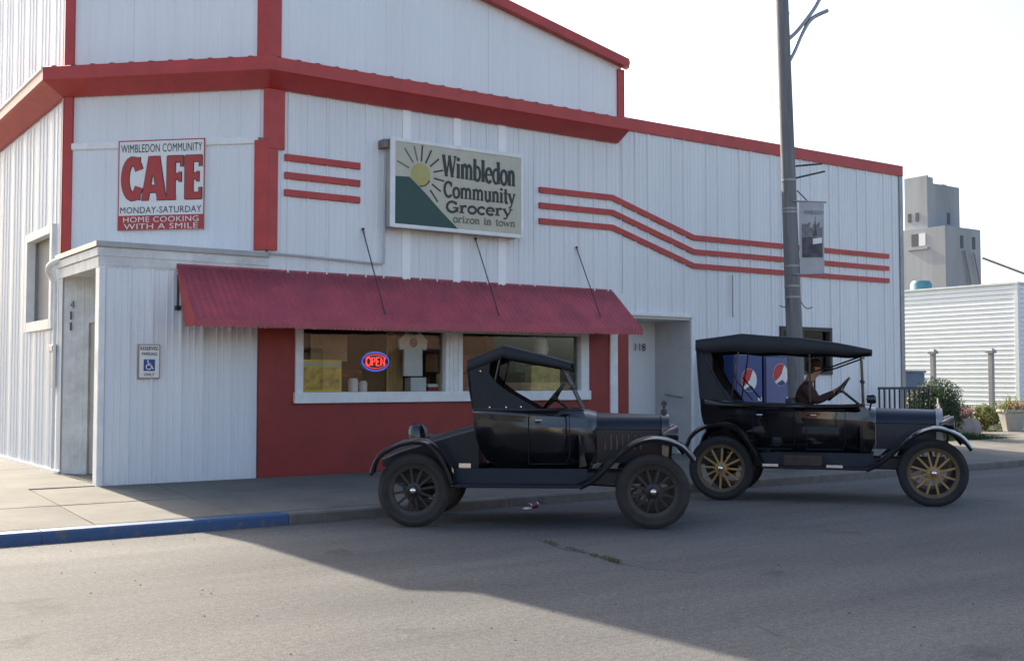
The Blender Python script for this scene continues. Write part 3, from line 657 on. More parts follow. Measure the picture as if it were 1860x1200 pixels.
# ================================================================== SIGNS
# big lit cabinet sign
S = thing('grocery_sign', 'cream box sign with rising sun and Wimbledon Community Grocery lettering', 'sign', (9.37, 15, 3.86))
SF = Frame((-9.37, -.25), (1, 0), (0, -1)); dz = -3.86
def sfP(z): return z + dz
mb = MB(); SF.box(mb, 8.15, 10.58, sfP(3.87), sfP(5.21), -.235, -.02)
cab = mb.build('cabinet', mat('sign_cabinet', (.42, .42, .40), .5, var=.25), S, bevel=.01)
mb = MB()
for a, b, c, d in ((8.13, 8.21, 3.86, 5.22), (10.54, 10.60, 3.86, 5.22), (8.21, 10.54, 5.165, 5.22), (8.21, 10.54, 3.86, 3.915)): SF.box(mb, a, b, sfP(c), sfP(d), -.022, .012)
mb.build('frame', M_trimw, S, bevel=.005)
mb = MB(); SF.box(mb, 8.21, 10.54, sfP(3.915), sfP(5.165), -.019, .0); mb.build('face', M_cream, S)
mb = MB(); SF.poly(mb, [(8.212, sfP(3.917)), (9.33, sfP(3.917)), (9.02, sfP(4.17)), (8.74, sfP(4.42)), (8.46, sfP(4.645)), (8.212, sfP(4.632))], .0, .006); mb.build('green_hill', M_green, S)
mb = MB(); SF.poly(mb, arc(8.655, sfP(4.70), .17, .175, 0, 350, 35), .0, .0025); mb.build('sun_disc', M_yellow, S)
mb = MB(); SF.stroke(mb, arc(8.655, sfP(4.70), .176, .18, -95, -25, 10), .022, .0, .006); mb.build('sun_outline', mat('brown_print', (.10, .05, .03), .5), S)
mb = MB()
for ang, r0, r1 in ((158, .22, .44), (127, .21, .47), (105, .21, .44), (86, .20, .46), (64, .20, .44), (40, .22, .43), (15, .24, .42), (-8, .24, .43), (-32, .24, .43), (-52, .28, .50)):
    ca, sa = math.cos(R(ang)), math.sin(R(ang)); SF.stroke(mb, [(8.655 + ca * r0, sfP(4.70 + sa * r0)), (8.655 + ca * r1, min(sfP(4.70 + sa * r1), sfP(5.155)))], .026, .0, .003, mi=0 if -60 < ang < 90 else 1)
mb.build('sun_rays', [M_ink, M_inkf], S)
mb = MB(); slab_text(mb, 'Wimbledon', SF, 9.05, 10.43, sfP(4.72), sfP(4.69), .33, .36, .0, wt=.235)
mb.build('lettering', M_ink, S)
mb = MB(); slab_text(mb, 'Community', SF, 9.07, 10.43, sfP(4.40), sfP(4.40), .24, .25, .0, wt=.20); mb.build('lettering', M_ink, S)
mb = MB(); slab_text(mb, 'Grocery', SF, 9.11, 10.37, sfP(4.165), sfP(4.20), .17, .17, .0, wt=.27); mb.build('lettering', M_ink, S)
mb = MB(); slab_text(mb, 'orizon in town', SF, 9.24, 10.43, sfP(4.015), sfP(4.03), .115, .115, .0, wt=.22); mb.build('lettering', M_inkf, S)
mb = MB(); mb.box((8.05 - 9.37, -.2, sfP(5.06)), (8.15 - 9.37, -.01, sfP(5.19))); mb.build('junction_box', mat('rusty_box', (.22, .18, .16), .6, var=.4), S, bevel=.01)
# cafe sign on the chamfer
S = thing('cafe_sign', 'white and red CAFE sign on the chamfered corner wall', 'sign', CHAM.P(1.55, 3.72, .045))
CF = Frame((0, 0), (2.24, -2.2), (-2.2, -2.24)); ox, oz = 1.55, 3.72
mb = MB(); CF.box(mb, .88 - ox, 2.21 - ox, 0, 5.03 - oz, -.02, .03); mb.build('plate', M_signw, S)
mb = MB()
for a, b, c, d in ((.88, 2.21, 5.015, 5.03), (.88, .893, 3.72, 5.03), (2.197, 2.21, 3.72, 5.03)): CF.box(mb, a - ox, b - ox, c - oz, d - oz, .02, .035)
mb.build('border', M_signred, S)
mb = MB(); CF.box(mb, .893 - ox, 2.197 - ox, 0.0, 3.935 - oz, .03, .034); mb.build('red_panel', M_signred, S)
mb = MB(); text_mb(mb, 'WIMBLEDON COMMUNITY', CF, .92 - ox, 2.17 - ox, 4.85 - oz, 4.97 - oz, .03, bold=.0); mb.build('lettering', M_signblk, S)
mb = MB(); text_mb(mb, 'MONDAY-SATURDAY', CF, .92 - ox, 2.17 - ox, 3.965 - oz, 4.06 - oz, .03, bold=.0); mb.build('lettering', M_signblk, S)
mb = MB(); text_mb(mb, 'HOME COOKING', CF, .97 - ox, 2.13 - ox, 3.835 - oz, 3.915 - oz, .034, bold=.0); text_mb(mb, 'WITH A SMILE', CF, .98 - ox, 2.12 - ox, 3.735 - oz, 3.815 - oz, .034, bold=.0); mb.build('lettering', M_signw, S)
def fat(mb, polys, mi, grow, dep):
    for i_, (p, wd) in enumerate(polys): CF.stroke(mb, [(a - ox, b - oz) for a, b in p], wd + grow, .03, .03 + dep + i_ * .0001, mi)
zb, zt_ = 4.155, 4.785
CA = [(arc(1.105, (zb + zt_) / 2, .115, (zt_ - zb) / 2 - .055, 28, 332, 18), .115), ([(1.195, zt_), (1.195, zt_ - .17)], .05), ([(1.195, zb), (1.195, zb + .17)], .05),
 ([(1.30, zb), (1.405, zt_)], .10), ([(1.455, zt_), (1.56, zb)], .13), ([(1.34, zb + .16), (1.52, zb + .16)], .10), ([(1.38, zb + .42), (1.47, zb + .42)], .14), ([(1.245, zb + .03), (1.36, zb + .03)], .06), ([(1.48, zb + .03), (1.63, zb + .03)], .06), ([(1.37, zt_ - .04), (1.49, zt_ - .04)], .08),
 ([(1.70, zb), (1.70, zt_)], .125), ([(1.64, zt_ - .045), (1.885, zt_ - .045)], .09), ([(1.72, zb + .33), (1.85, zb + .33)], .085), ([(1.64, zb + .025), (1.78, zb + .025)], .05), ([(1.865, zt_), (1.865, zt_ - .16)], .04), ([(1.84, zb + .4), (1.84, zb + .25)], .035),
 ([(1.975, zb), (1.975, zt_)], .125), ([(1.915, zt_ - .045), (2.17, zt_ - .045)], .09), ([(2.0, zb + .33), (2.12, zb + .33)], .085), ([(1.915, zb + .045), (2.17, zb + .045)], .09), ([(2.15, zt_), (2.15, zt_ - .16)], .04), ([(2.11, zb + .4), (2.11, zb + .25)], .035), ([(2.15, zb), (2.15, zb + .17)], .04)]
mb = MB(); fat(mb, CA, 0, 0.0, .0075); mb.build('lettering', M_signred, S)
mb = MB(); fat(mb, CA, 0, 0.022, .003); mb.build('letter_outline', M_signblk, S)
# reserved parking sign
S = thing('parking_sign', 'small white reserved parking sign with blue wheelchair square', 'sign', (4.62, 14.955, 1.58))
PF = Frame((0, 0), (1, 0), (0, -1))
mb = MB(); PF.box(mb, -.145, .145, 0, .455, -.03, .012); mb.build('plate', M_tan, S, bevel=.003)
mb = MB(); PF.box(mb, -.13, .13, .015, .44, .012, .014); mb.build('face', M_signw, S)
mb = MB(); text_mb(mb, 'RESERVED', PF, -.12, .12, .375, .425, .014, bold=.02); text_mb(mb, 'PARKING', PF, -.10, .10, .305, .35, .014, bold=.02); text_mb(mb, 'ONLY', PF, -.07, .07, .035, .075, .014, bold=.02); mb.build('lettering', mat('olive_ink', (.12, .10, .06), .5), S)
mb = MB(); PF.box(mb, -.075, .075, .10, .255, .014, .017); mb.build('blue_square', M_signblue, S)
mb = MB(); PF.stroke(mb, arc(-.008, .155, .034, .034, 95, 400, 16), .012, .017, .02); PF.stroke(mb, [(-.018, .222), (-.012, .178), (.028, .175), (.045, .132), (.055, .136)], .013, .017, .02); PF.stroke(mb, [(-.014, .20), (.02, .198)], .01, .017, .02); PF.poly(mb, arc(-.02, .236, .011, .011, 0, 342, 12), .017, .02); mb.build('wheelchair_symbol', M_signw, S)

# ================================================================== THINGS IN THE SHOP WINDOW
def simple(name, mb, m, label, cat, **k): return tag(mb.build(name, m, None, **k), label, cat)
ZL = 1.388
mb = MB(); mb.box((6.86, 15.12, ZL), (7.50, 15.15, 1.86)); o = thing('window_poster', 'yellow framed poster standing in the left shop window', 'poster', (7.18, 15.09, ZL))
mb = MB(); mb.box((-.32, -.02, 0), (.32, .0, .47)); mb.build('frame', mat('yellow_frame', (.80, .60, .05), .5), o)
mb = MB(); mb.box((-.28, -.024, .03), (.28, -.0205, .36)); mb.build('print', mat('harvest_print', (.80, .52, .08), .6, var=.6, scale=9, col2=(.16, .12, .03)), o)
mb = MB(); mb.box((-.31, -.025, .372), (.31, -.0205, .44)); mb.build('white_strip', mat('strip_w', (.55, .5, .35), .5), o)
mb = MB(); mb.box((7.12, 15.32, 1.84), (7.72, 15.36, 2.24)); simple('notice_board', mb, mat('cork', (.42, .28, .15), .8, var=.35, scale=8), 'brown cork notice board seen through the left shop window', 'board')
for i, (x, hh, wd) in enumerate(((7.76, .20, .075), (7.93, .16, .06))):
    mb = MB(); mb.lathe([(0, 0), (wd, 0), (wd * 1.05, hh * .8), (wd * .7, hh), (0, hh)], (x, 15.2, ZL), n=14)
    simple('canister', mb, M_signw, ('taller' if i == 0 else 'shorter') + ' of the two white canisters on the shop window ledge', 'canister', smooth=40)
# neon open sign
S = thing('open_sign', 'lit oval neon OPEN sign in the shop window', 'neon sign', (8.08, 15.09, 1.84))
mb = MB(); mb.prism(arc(0, 0, .25, .165, 0, 348, 28), lambda a, b, d: (a, d, b), .02, .035); mb.build('backing', mat('neon_backing', (.01, .012, .05), .3), S)
mb = MB(); P_ = [(a, .0, b) for a, b in arc(0, 0, .225, .14, 0, 360, 30)]; mb.tube(P_, .009, 6); mb.build('blue_tube', mat('neon_blue', (.05, .1, .5), .4, emit=(.06, .16, 1.0), estr=.4), S)
mb = MB()
for pl_ in ([(x_ * .04 - .125, z_ * .06) for x_, z_ in arc(0, 0, 1, 1, 0, 360, 12)], [(-.065, -.06), (-.065, .06), (-.02, .05), (-.02, .0), (-.065, 0)], [(.055, .06), (.01, .06), (.01, -.06), (.055, -.06)], [(.01, 0), (.045, 0)], [(.085, -.06), (.085, .06), (.145, -.06), (.145, .06)]):
    mb.tube([(a, -.012, b) for a, b in pl_], .0105, 6)
mb.build('red_letters', mat('neon_red', (.5, .02, .02), .4, emit=(1.0, .05, .04), estr=1.0), S)
mb = MB(); mb.tube([(a, -.004, b) for a, b in arc(0, 0, .19, .105, 20, 160, 16)], .006, 6); mb.tube([(a, -.004, b) for a, b in arc(0, 0, .19, .105, 200, 340, 16)], .006, 6); mb.build('red_tube', mat('neon_red2', (.5, .02, .02), .4, emit=(1.0, .06, .08), estr=.5), S)
# brown curtain, shirt, boxes
mb = MB(); mb.loft([[(8.36 + .3 * i / 16, 15.26 + .02 * math.sin(i * 1.3), 1.2), (8.36 + .3 * i / 16, 15.26 + .02 * math.sin(i * 1.3), 2.6)] for i in range(17)], ring=False); simple('curtain', mb, mat('ochre_curtain', (.50, .32, .12), .8, var=.3), 'ochre curtain strip hanging beside the neon sign', 'curtain')
mb = MB(); S = thing('hanging_shirt', 'white T-shirt displayed in the shop window beside the mullion', 'shirt', (8.74, 15.12, 1.62))
mb.prism([(-.17, 0), (.17, 0), (.165, .42), (.24, .40), (.26, .56), (.12, .69), (.05, .66), (-.05, .66), (-.12, .69), (-.26, .56), (-.24, .40), (-.165, .42)], lambda a, b, d: (a, d, b), -.03, .03); mb.build('cloth', mat('white_cotton', (.82, .82, .80), .9, var=.12, bump=.3, bscale=8), S, bevel=.012)
mb = MB(); mb.prism(arc(0, .52, .07, .08, 0, 345, 16), lambda a, b, d: (a, d, b), -.034, -.031); mb.build('print', mat('pinkgrey_print', (.36, .24, .25), .8, var=.5, scale=20), S)
mb = MB(); mb.box((8.70, 15.1, ZL), (8.98, 15.3, 1.60)); simple('white_carton', mb, M_signw, 'square white carton on the ledge below the hanging shirt', 'box', bevel=.006)
mb = MB(); mb.box((9.03, 15.12, ZL), (9.20, 15.28, 1.45)); mb.box((9.03, 15.12, 1.452), (9.20, 15.28, 1.50), 1); simple('small_carton', mb, [mat('red_carton', (.35, .04, .04), .5), M_signw], 'low red and white carton beside the window mullion', 'box')
mb = MB(); mb.lathe([(0, 0), (.10, 0), (.13, .1), (.10, .28), (.05, .32), (0, .32)], (11.28, 15.2, 1.97), n=14); simple('white_lamp', mb, M_signw, 'round white lamp shade inside the right shop window', 'lamp', smooth=40)
mb = MB(); mb.box((11.02, 15.12, 1.39), (11.62, 15.3, 1.80)); simple('display_rack', mb, mat('ochre_shelf', (.72, .55, .16), .6, var=.4, scale=9), 'low ochre display rack just inside the right shop window', 'rack')
mb = MB(); mb.box((9.7, 17.0, .2), (10.6, 17.3, 2.3)); simple('store_shelf', mb, mat('brown_shelf', (.22, .11, .06), .7, var=.5, scale=7), 'tall brown store shelf deep inside the right window', 'shelf')

cl_ = [(.5,.32,.1),(.45,.06,.05),(.55,.5,.4),(.1,.2,.35),(.5,.42,.12),(.2,.3,.12),(.6,.58,.55),(.4,.2,.08)]
for i in range(14):
    x_ = 9.68 + (i % 7) * .31; y_ = 15.95 if i < 7 else 16.3; hh = random.uniform(.22, .42)
    if 10.8 < x_ + .22 and x_ < 11.3: continue
    mb = MB(); mb.box((x_, y_, 1.35 + (0 if i < 7 else .35)), (x_ + .24, y_ + .2, 1.35 + hh + (0 if i < 7 else .35)))
    tag(simple('stock_carton', mb, mat('carton_%d' % (i % 8), cl_[i % 8], .6, var=.35, scale=14), ('ochre', 'red', 'cream', 'blue', 'mustard', 'green', 'white', 'brown')[i % 8] + ' grocery carton in the ' + ('front' if i < 7 else 'raised back') + ' row behind the right shop window', 'carton'), group='cartons behind the right window')
mb = MB(); mb.box((9.6, 15.9, 1.30), (11.9, 16.6, 1.345)); mb.box((9.6, 15.9, .15), (9.66, 16.6, 1.30)); mb.box((11.84, 15.9, .15), (11.9, 16.6, 1.30)); simple('display_table', mb, mat('table_wood', (.25, .16, .09), .6), 'wooden display table behind the right shop window', 'table')
for i, (x_, y_) in enumerate(((7.9, 15.9), (8.2, 16.2), (6.95, 16.0))):
    mb = MB(); mb.lathe([(0, 0), (.2, 0), (.21, .02), (.19, .05), (0, .05)], (x_, y_, 1.62 + .05 * i), n=18); mb.tube([(x_, y_, .15), (x_, y_, 1.62 + .05 * i)], .03, 8); simple('bar_stool', mb, mat('stool_red', (.4, .08, .05), .4), ('red topped stool nearest the neon sign inside the shop', 'tall red topped stool behind the hanging shirt', 'red topped stool behind the yellow poster in the shop')[i], 'stool')
# ================================================================== VENDING MACHINES
def globe(parent, f, cx, cz, rx, rz_, off):
    m = MB(); f.poly(m, arc(cx, cz, rx, rz_, 0, 352, 36), off, off + .004); m.build('globe_white', M_signw, parent)
    m = MB(); f.poly(m, arc(cx, cz, rx * .97, rz_ * .97, 60, 218, 22) + [(cx - rx * .3, cz - rz_ * .30), (cx + rx * .1, cz + rz_ * .05), (cx + rx * .30, cz + rz_ * .5)], off + .004, off + .007); m.build('globe_red', M_globered, parent)
    m = MB(); f.poly(m, arc(cx, cz, rx * .97, rz_ * .97, 235, 310, 14) + [(cx + rx * .25, cz - rz_ * .45), (cx - rx * .15, cz - rz_ * .6)], off + .004, off + .007); m.build('globe_blue', M_vblue, parent)
def vending(x, label, pale, gzc):
    S = thing('vending_machine', label, 'vending machine', (x, 14.55, .185), group='soft drink machines against the annex wall')
    F = Frame((0, -.36), (1, 0), (0, -1))
    m = MB(); m.box((-.36, -.36, 0.03), (.36, .36, 1.83)); m.build('cabinet', M_vblue, S, bevel=.02)
    m = MB(); F.box(m, -.33, .33, .35, 1.79, .0, .025); m.build('front_panel', M_vlil if pale else mat('vending_mid_blue', (.01, .045, .20), .3, coat=.3), S, bevel=.01)
    m = MB(); F.box(m, -.22, .22, .12, .3, .0, .02); m.build('delivery_slot', M_dmetal, S)
    globe(S, F, -.02 if not pale else .05, gzc - .185, .2, .21, .026)
    for k in range(3):
        m = MB(); F.box(m, .2, .3, .8 + .1 * k, .86 + .1 * k, .026, .04); m.build('button', M_signw, S)
vending(15.22, 'dark blue drinks machine with red and white globe, nearer the entrance', False, 1.56)
vending(15.99, 'pale blue fronted drinks machine with globe, right of the darker one', True, 1.66)

# ================================================================== UTILITY POLE AND BANNER
U = thing('utility_pole', 'weathered wooden utility pole on the pavement behind the touring car', 'utility pole', (14.44, 12.45, .09))
def px_(z): return -.038 * (z - 2.3)
mb = MB(); mb.tube([(px_(z), 0, z) for z in (-.3, 2.3, 5, 8, 10.5)], [.145, .132, .117, .103, .092], 16); mb.build('shaft', M_pole, U, smooth=50)
for z0, up_, ln in ((7.05, .75, .62), (6.85, .62, .55)):
    pass
mb = MB(); mb.tube(catmull([(px_(7.2) + .09, 0, 7.12), (.10, -.03, 7.28), (.45, -.1, 7.70), (.75, -.18, 8.15), (1.5, -.4, 8.9)], 5), .036, 8); mb.build('lamp_arm', M_metal, U, smooth=50)
mb = MB(); mb.tube(catmull([(px_(6.85) + .09, 0, 6.72), (.06, -.02, 6.95), (.22, -.06, 7.28), (.42, -.1, 7.55), (.72, -.18, 7.72)], 5), .034, 8); mb.build('lamp_arm_brace', M_metal, U, smooth=50)
mb = MB(); mb.lathe([(0, 0), (.05, .02), (.13, .1), (.15, .3), (.1, .42), (0, .45)], (1.4, -.38, 8.85), (.8, -.25, .3), n=14); mb.build('lamp_head', M_metal, U, smooth=40)
mb = MB(); mb.lathe([(0, 0), (.05, 0), (.055, .05), (.03, .07), (.05, .1), (.03, .16), (0, .16)], (-.22, 0, 7.5), n=10); mb.box((-.22, -.02, 7.55), (-.05, .02, 7.59)); mb.build('insulator', M_dmetal, U)
for z in (4.75, 4.28, 4.22, 3.33, 3.0, 2.82):
    mb = MB(); r_ = .125 if z > 4 else .134; mb.lathe([(r_ - .01, 0), (r_, 0), (r_, .03), (r_ - .01, .03)], (px_(z), 0, z), n=16, close=True); mb.build('band', M_metal, U)
mb = MB(); mb.box((-.2, -.05, 4.72), (-.1, .05, 4.86)); mb.build('fuse_box', M_dmetal, U, bevel=.01)
for z, a, b in ((5.02, .55, .07), (4.82, .62, .15)):
    mb = MB(); mb.tube([(.06, -.02, z), (a, -.16, z + b)], .016, 6); mb.build('bracket_arm', M_dmetal, U)
mb = MB(); mb.tube([(.08, -.02, 4.62), (.42, -.1, 4.34)], .01, 6); mb.build('brace', M_dmetal, U)
for sx in (-1, 1):
    mb = MB(); mb.tube(catmull([(sx * .11, 0, 2.92), (sx * .17, -.02, 2.75), (sx * .27, -.04, 2.66), (sx * .40, -.05, 2.68)], 5), .008, 6); mb.build('hook', M_dmetal, U)
mb = MB(); mb.tube([(.05 - 1.0, 2.0, 8.9)] * 1 + [(px_(8.9), 0, 9.0)], .01, 6)
S = thing('pole_banner', 'grey photo banner hanging from the utility pole', 'banner', (14.32, 12.32, .09))
BF = Frame((0, 0), (.98, -.05), (-.05, -.98))
mb = MB(); n_ = 10; a0, a1 = .12, .72
mb.loft([[BF.P(a0 + (a1 - a0) * i / n_, 3.20 + .05 * i / n_, .025 * math.sin(i / n_ * 4)), BF.P(a0 + (a1 - a0) * i / n_, 4.40 + .03 * i / n_, .02 * math.sin(i / n_ * 4))] for i in range(n_ + 1)], ring=False)
o = mb.build('cloth', mat('banner_cloth', (.42, .42, .44), .8, var=.15), S); so = o.modifiers.new('s', 'SOLIDIFY'); so.thickness = .004
def bpoly(pts, m, name, of):
    q = MB(); q.prism(pts, lambda a, b, d: BF.P(a0 + (a1 - a0) * a, 3.22 + 1.19 * b + .04 * a, d + .025 * math.sin(a * 4)), of, of + .003); q.build(name, m, S)
M_pic = mat('banner_photo_dark', (.10, .095, .105), .8, var=.7, scale=9, col2=(.03, .03, .035))
M_pic2 = mat('banner_photo_mid', (.22, .21, .23), .8, var=.45, scale=12)
for i in range(6):
    u0, u1 = .08 + .14 * i, .08 + .14 * (i + 1)
    bpoly([(u0, .22), (u1, .22), (u1, .50), (u0, .50)], M_pic, 'photo', .004); bpoly([(u0, .50), (u1, .50), (u1, .68 + .04 * math.sin(i * 2)), (u0, .66 + .04 * math.sin(i * 2 + 1))], M_pic2, 'photo', .004)
bpoly([(.46, .52), (.66, .52), (.60, .62), (.575, .80), (.55, .62)], M_pic, 'steeple', .008)
bpoly([(.46, .40), (.88, .42), (.88, .50), (.46, .48)], M_signw, 'title_plate', .008)
mb = MB(); text_mb(mb, 'WIMBLEDON', BF, .19, .66, 4.20, 4.265, .034, bold=.0, shear=.03); mb.build('lettering', mat('banner_ink', (.12, .12, .14), .8), S)
for z in (3.2, 4.405):
    mb = MB(); mb.tube([BF.P(-.02, z, 0), BF.P(.76, z + .045, 0)], .013, 8); mb.build('banner_rod', M_metal, S)

# ================================================================== CARS
def wheel(car, x, y, rad, tw, spoke_m, rim_m, tyre_m, nsp, side, shared, ztilt=0, steer=0):
    key = (rad, tw, nsp, spoke_m.name)
    if key not in shared:
        rr = rad - tw                                  # rim radius
        hp_ = [(rr - .004, .30), (rr + .02, .40), (rr + .026, .455), (rr + .034, .44), (rr + tw * .45, .52), (rr + tw * .60, .52), (rr + tw * .62, .50), (rr + tw * .80, .44), (rr + tw * .93, .34), (rr + tw * .965, .30), (rr + tw * .955, .25), (rr + tw * .99, .23), (rr + tw, .10), (rr + tw * .985, .08)]
        t = MB(); t.lathe([(a, b * tw) for a, b in hp_] + [(a, -b * tw) for a, b in hp_[::-1]], ax=(0, 1, 0), n=48, close=True)
        f = MB(); f.lathe([(rr - .045, -.022), (rr + .0, -.032), (rr + .012, -.036), (rr + .012, .036), (rr, .032), (rr - .045, .022)], ax=(0, 1, 0), n=40, close=True)
        s = MB(); s.loft([[(-.015, -.016, .05), (.015, -.016, .05), (.015, .016, .05), (-.015, .016, .05)], [(-.013, -.015, .14), (.013, -.015, .14), (.013, .015, .14), (-.013, .015, .14)], [(-.012, -.013, rr - .04), (.012, -.013, rr - .04), (.012, .013, rr - .04), (-.012, .013, rr - .04)]])
        h_ = MB(); h_.lathe([(0, -.05), (.075, -.05), (.08, -.02), (.08, .03), (.045, .04), (.04, .055), (0, .055)], ax=(0, -1, 0), n=20)
        c = MB(); c.lathe([(.034, .05), (.036, .085), (.026, .102), (0, .107)], ax=(0, -1, 0), n=16)
        shared[key] = (f.mesh('rim', rim_m, 35), t.mesh('tyre', tyre_m, 28), s.mesh('spoke', spoke_m, 40), h_.mesh('hub', spoke_m, 35), c.mesh('hub_cap', M_chrome, 50))
    me = shared[key]
    w_ = bpy.data.objects.new('wheel', me[0]); C.objects.link(w_); w_.parent = car; w_.location = (x, y, rad - .004); w_.rotation_euler = (0, random.uniform(0, 1), (math.pi if side > 0 else 0) + steer)
    for nm, m in (('tyre', me[1]), ('hub', me[3]), ('hub_cap', me[4])):
        o = bpy.data.objects.new(nm, m); C.objects.link(o); o.parent = w_
    for i in range(nsp):
        o = bpy.data.objects.new('spoke', me[2]); C.objects.link(o); o.parent = w_; o.rotation_euler = (0, 2 * math.pi * i / nsp, 0)
def fender(car, pts, yi, yo, m, name, lip=.035):
    for sgn in (-1, 1):
        q = MB(); P = catmull([(x, 0, z) for x, z in pts], 6); secs = []
        for i, p in enumerate(P):
            d = (P[min(i + 1, len(P) - 1)] - P[max(i - 1, 0)]).normalized(); nrm = Vector((-d.z, 0, d.x))
            row = []
            for t_, hh in ((0, -.012), (.2, .008), (.45, .02), (.7, .016), (.9, .0), (1.0, -.012), (1.0, -.012 - lip)):
                row.append(Vector((p.x, sgn * (yi + (yo - yi) * t_), p.z)) + nrm * hh)
            secs.append(row)
        q.loft(secs, ring=False); o = q.build(name, m, car, smooth=50); so = o.modifiers.new('s', 'SOLIDIFY'); so.thickness = .006; so.offset = 0
def hoodsec(x, hw, top, bot, n=12):
    pts = [(x, -hw, bot), (x, -hw, top - hw * .62)]
    for i in range(1, n):
        a = math.pi - math.pi * i / n; pts.append((x, math.cos(a) * hw, top - hw * .62 + math.sin(a) ** .85 * hw * .62))
    return pts + [(x, hw, top - hw * .62), (x, hw, bot)]
def lamp(car, x, y, z, r):
    q = MB(); q.lathe([(0, -.14), (.03, -.135), (r * .75, -.07), (r, .0), (r * 1.03, .02), (r * .97, .03)], (x, y, z), (1, 0, 0), n=20); o = q.build('headlight', M_black, car, smooth=40)
    q = MB(); q.lathe([(r * .95, .022), (r * .6, .035), (0, .04)], (x, y, z), (1, 0, 0), n=20); q.build('lens', mat('lens', (.5, .52, .52), .15), o, smooth=40)
    q = MB(); q.tube([(x - .04, y, z - r), (x - .06, y * .92, z - .3)], .014, 6); q.build('bracket', M_black, o)
def steering(car, c, tilt, r, base):
    ax = Vector((-math.sin(tilt), 0, math.cos(tilt))); q = MB()
    q.lathe([(r + math.cos(a) * .016, math.sin(a) * .016) for a in [2 * math.pi * i / 8 for i in range(8)]], c, ax, n=32, close=True); o = q.build('steering_wheel', M_black, car, smooth=60)
    q = MB(); u = ax.orthogonal().normalized(); v = ax.cross(u)
    for i in range(4):
        a = math.pi / 4 + i * math.pi / 2; q.tube([Vector(c) - ax * .04, Vector(c) + (u * math.cos(a) + v * math.sin(a)) * r], .010, 6)
    q.sphere(Vector(c) - ax * .03, .035, 10, 6); q.build('spider', M_dmetal, o)
    q = MB(); q.tube([c, base], .018, 8); q.build('steering_column', M_black, car)
    q = MB(); p = Vector(c) - ax * .09; q.tube([p, p + Vector((0, -.16, .02))], .006, 5); q.sphere(p + Vector((0, -.16, .02)), .013, 8, 5); q.tube([p, p + Vector((0, .16, .02))], .006, 5); q.build('control_lever', M_chrome, car)
def seat(car, x, z, hw, bz, mname='seat'):
    q = MB(); q.box((x, -hw, z - .16), (x + .5, hw, z)); q.build(mname, M_leather, car, bevel=.05)
    q = MB(); q.loft([[(x + .06, -hw, z), (x + .06, hw, z), (x - .1, hw, bz), (x - .1, -hw, bz)], [(x - .06, -hw, z), (x - .06, hw, z), (x - .2, hw, bz - .02), (x - .2, -hw, bz - .02)]]); o = q.build('seat_back', M_leather, car, bevel=.03)
def windscreen(car, xb, zb, xt, zt, hw, th=.012):
    d = Vector((xt - xb, 0, zt - zb)); q = MB()
    for s in (-1, 1): q.tube([(xb, s * hw, zb), (xt, s * hw, zt)], th, 8)
    q.tube([(xb, -hw, zb), (xb, hw, zb)], th, 6); q.tube([(xt, -hw, zt), (xt, hw, zt)], th, 6); m_ = Vector((xb, 0, zb)) + d * .5; q.tube([(m_.x, -hw, m_.z), (m_.x, hw, m_.z)], th * .8, 6)
    o = q.build('windscreen', M_black, car, smooth=50)
    for a, b in ((.02, .49), (.51, .98)):
        p0 = Vector((xb, 0, zb)) + d * a; p1 = Vector((xb, 0, zb)) + d * b; g = MB()
        g.add([(p0.x, -hw + .01, p0.z), (p0.x, hw - .01, p0.z), (p1.x, hw - .01, p1.z), (p1.x, -hw + .01, p1.z)], [(0, 1, 2, 3)]); g.build('glass', M_cglass, o)
    for s in (-1, 1):
        g = MB(); g.sphere((m_.x, s * (hw + .012), m_.z), .028, 10, 6); g.build('hinge', M_dmetal, o)
def chassis(car, x0, x1, wr, half=.66):
    q = MB()
    for s in (-1, 1): q.box((x0, s * .36 - .03, .44), (x1, s * .36 + .03, .56))
    q.tube([(0, -half, wr), (0, half, wr)], .035, 8); q.sphere((0, 0, wr), .15, 12, 8); q.build('chassis', M_dmetal, car)
def susp(car, xf, wr, half=.64):
    q = MB(); q.tube(catmull([(xf, -half, wr), (xf, -.4, wr - .06), (xf, 0, wr - .07), (xf, .4, wr - .06), (xf, half, wr)], 4), .022, 8)
    q.tube([(xf - .02, -.45, wr + .02), (xf - .9, -.08, .42)], .014, 6); q.tube([(xf - .02, .45, wr + .02), (xf - .9, .08, .42)], .014, 6)
    q.tube(catmull([(xf, -.5, wr + .05), (xf, -.25, wr + .17), (xf, 0, wr + .22), (xf, .25, wr + .17), (xf, .5, wr + .05)], 4), .02, 6); q.build('front_axle', M_dmetal, car)
    q = MB(); q.tube(catmull([(0, -.5, wr + .05), (0, -.25, wr + .2), (0, 0, wr + .27), (0, .25, wr + .2), (0, .5, wr + .05)], 4), .022, 6); q.build('rear_spring', M_dmetal, car)
def body_side(car, outline, ys, m, name, th=.02):
    # outline (x,z) closed polygon; ys(z) -> half width
    for s in (-1, 1):
        bm = bmesh.new(); vs = [bm.verts.new((x, 0, z)) for x, z in outline]; f = bm.faces.new(vs)
        zmin = min(z for _, z in outline); zmax = max(z for _, z in outline)
        for k in range(1, 7):
            zc = zmin + (zmax - zmin) * k / 7
            bmesh.ops.bisect_plane(bm, geom=bm.verts[:] + bm.edges[:] + bm.faces[:], plane_co=(0, 0, zc), plane_no=(0, 0, 1))
        for v in bm.verts: v.co.y = s * ys(v.co.z, v.co.x)
        me = bpy.data.meshes.new(name); bm.to_mesh(me); bm.free(); me.materials.append(m); me.shade_smooth()
        o = bpy.data.objects.new(name, me); C.objects.link(o); o.parent = car
        so = o.modifiers.new('s', 'SOLIDIFY'); so.thickness = th; so.offset = 1 if False else 0
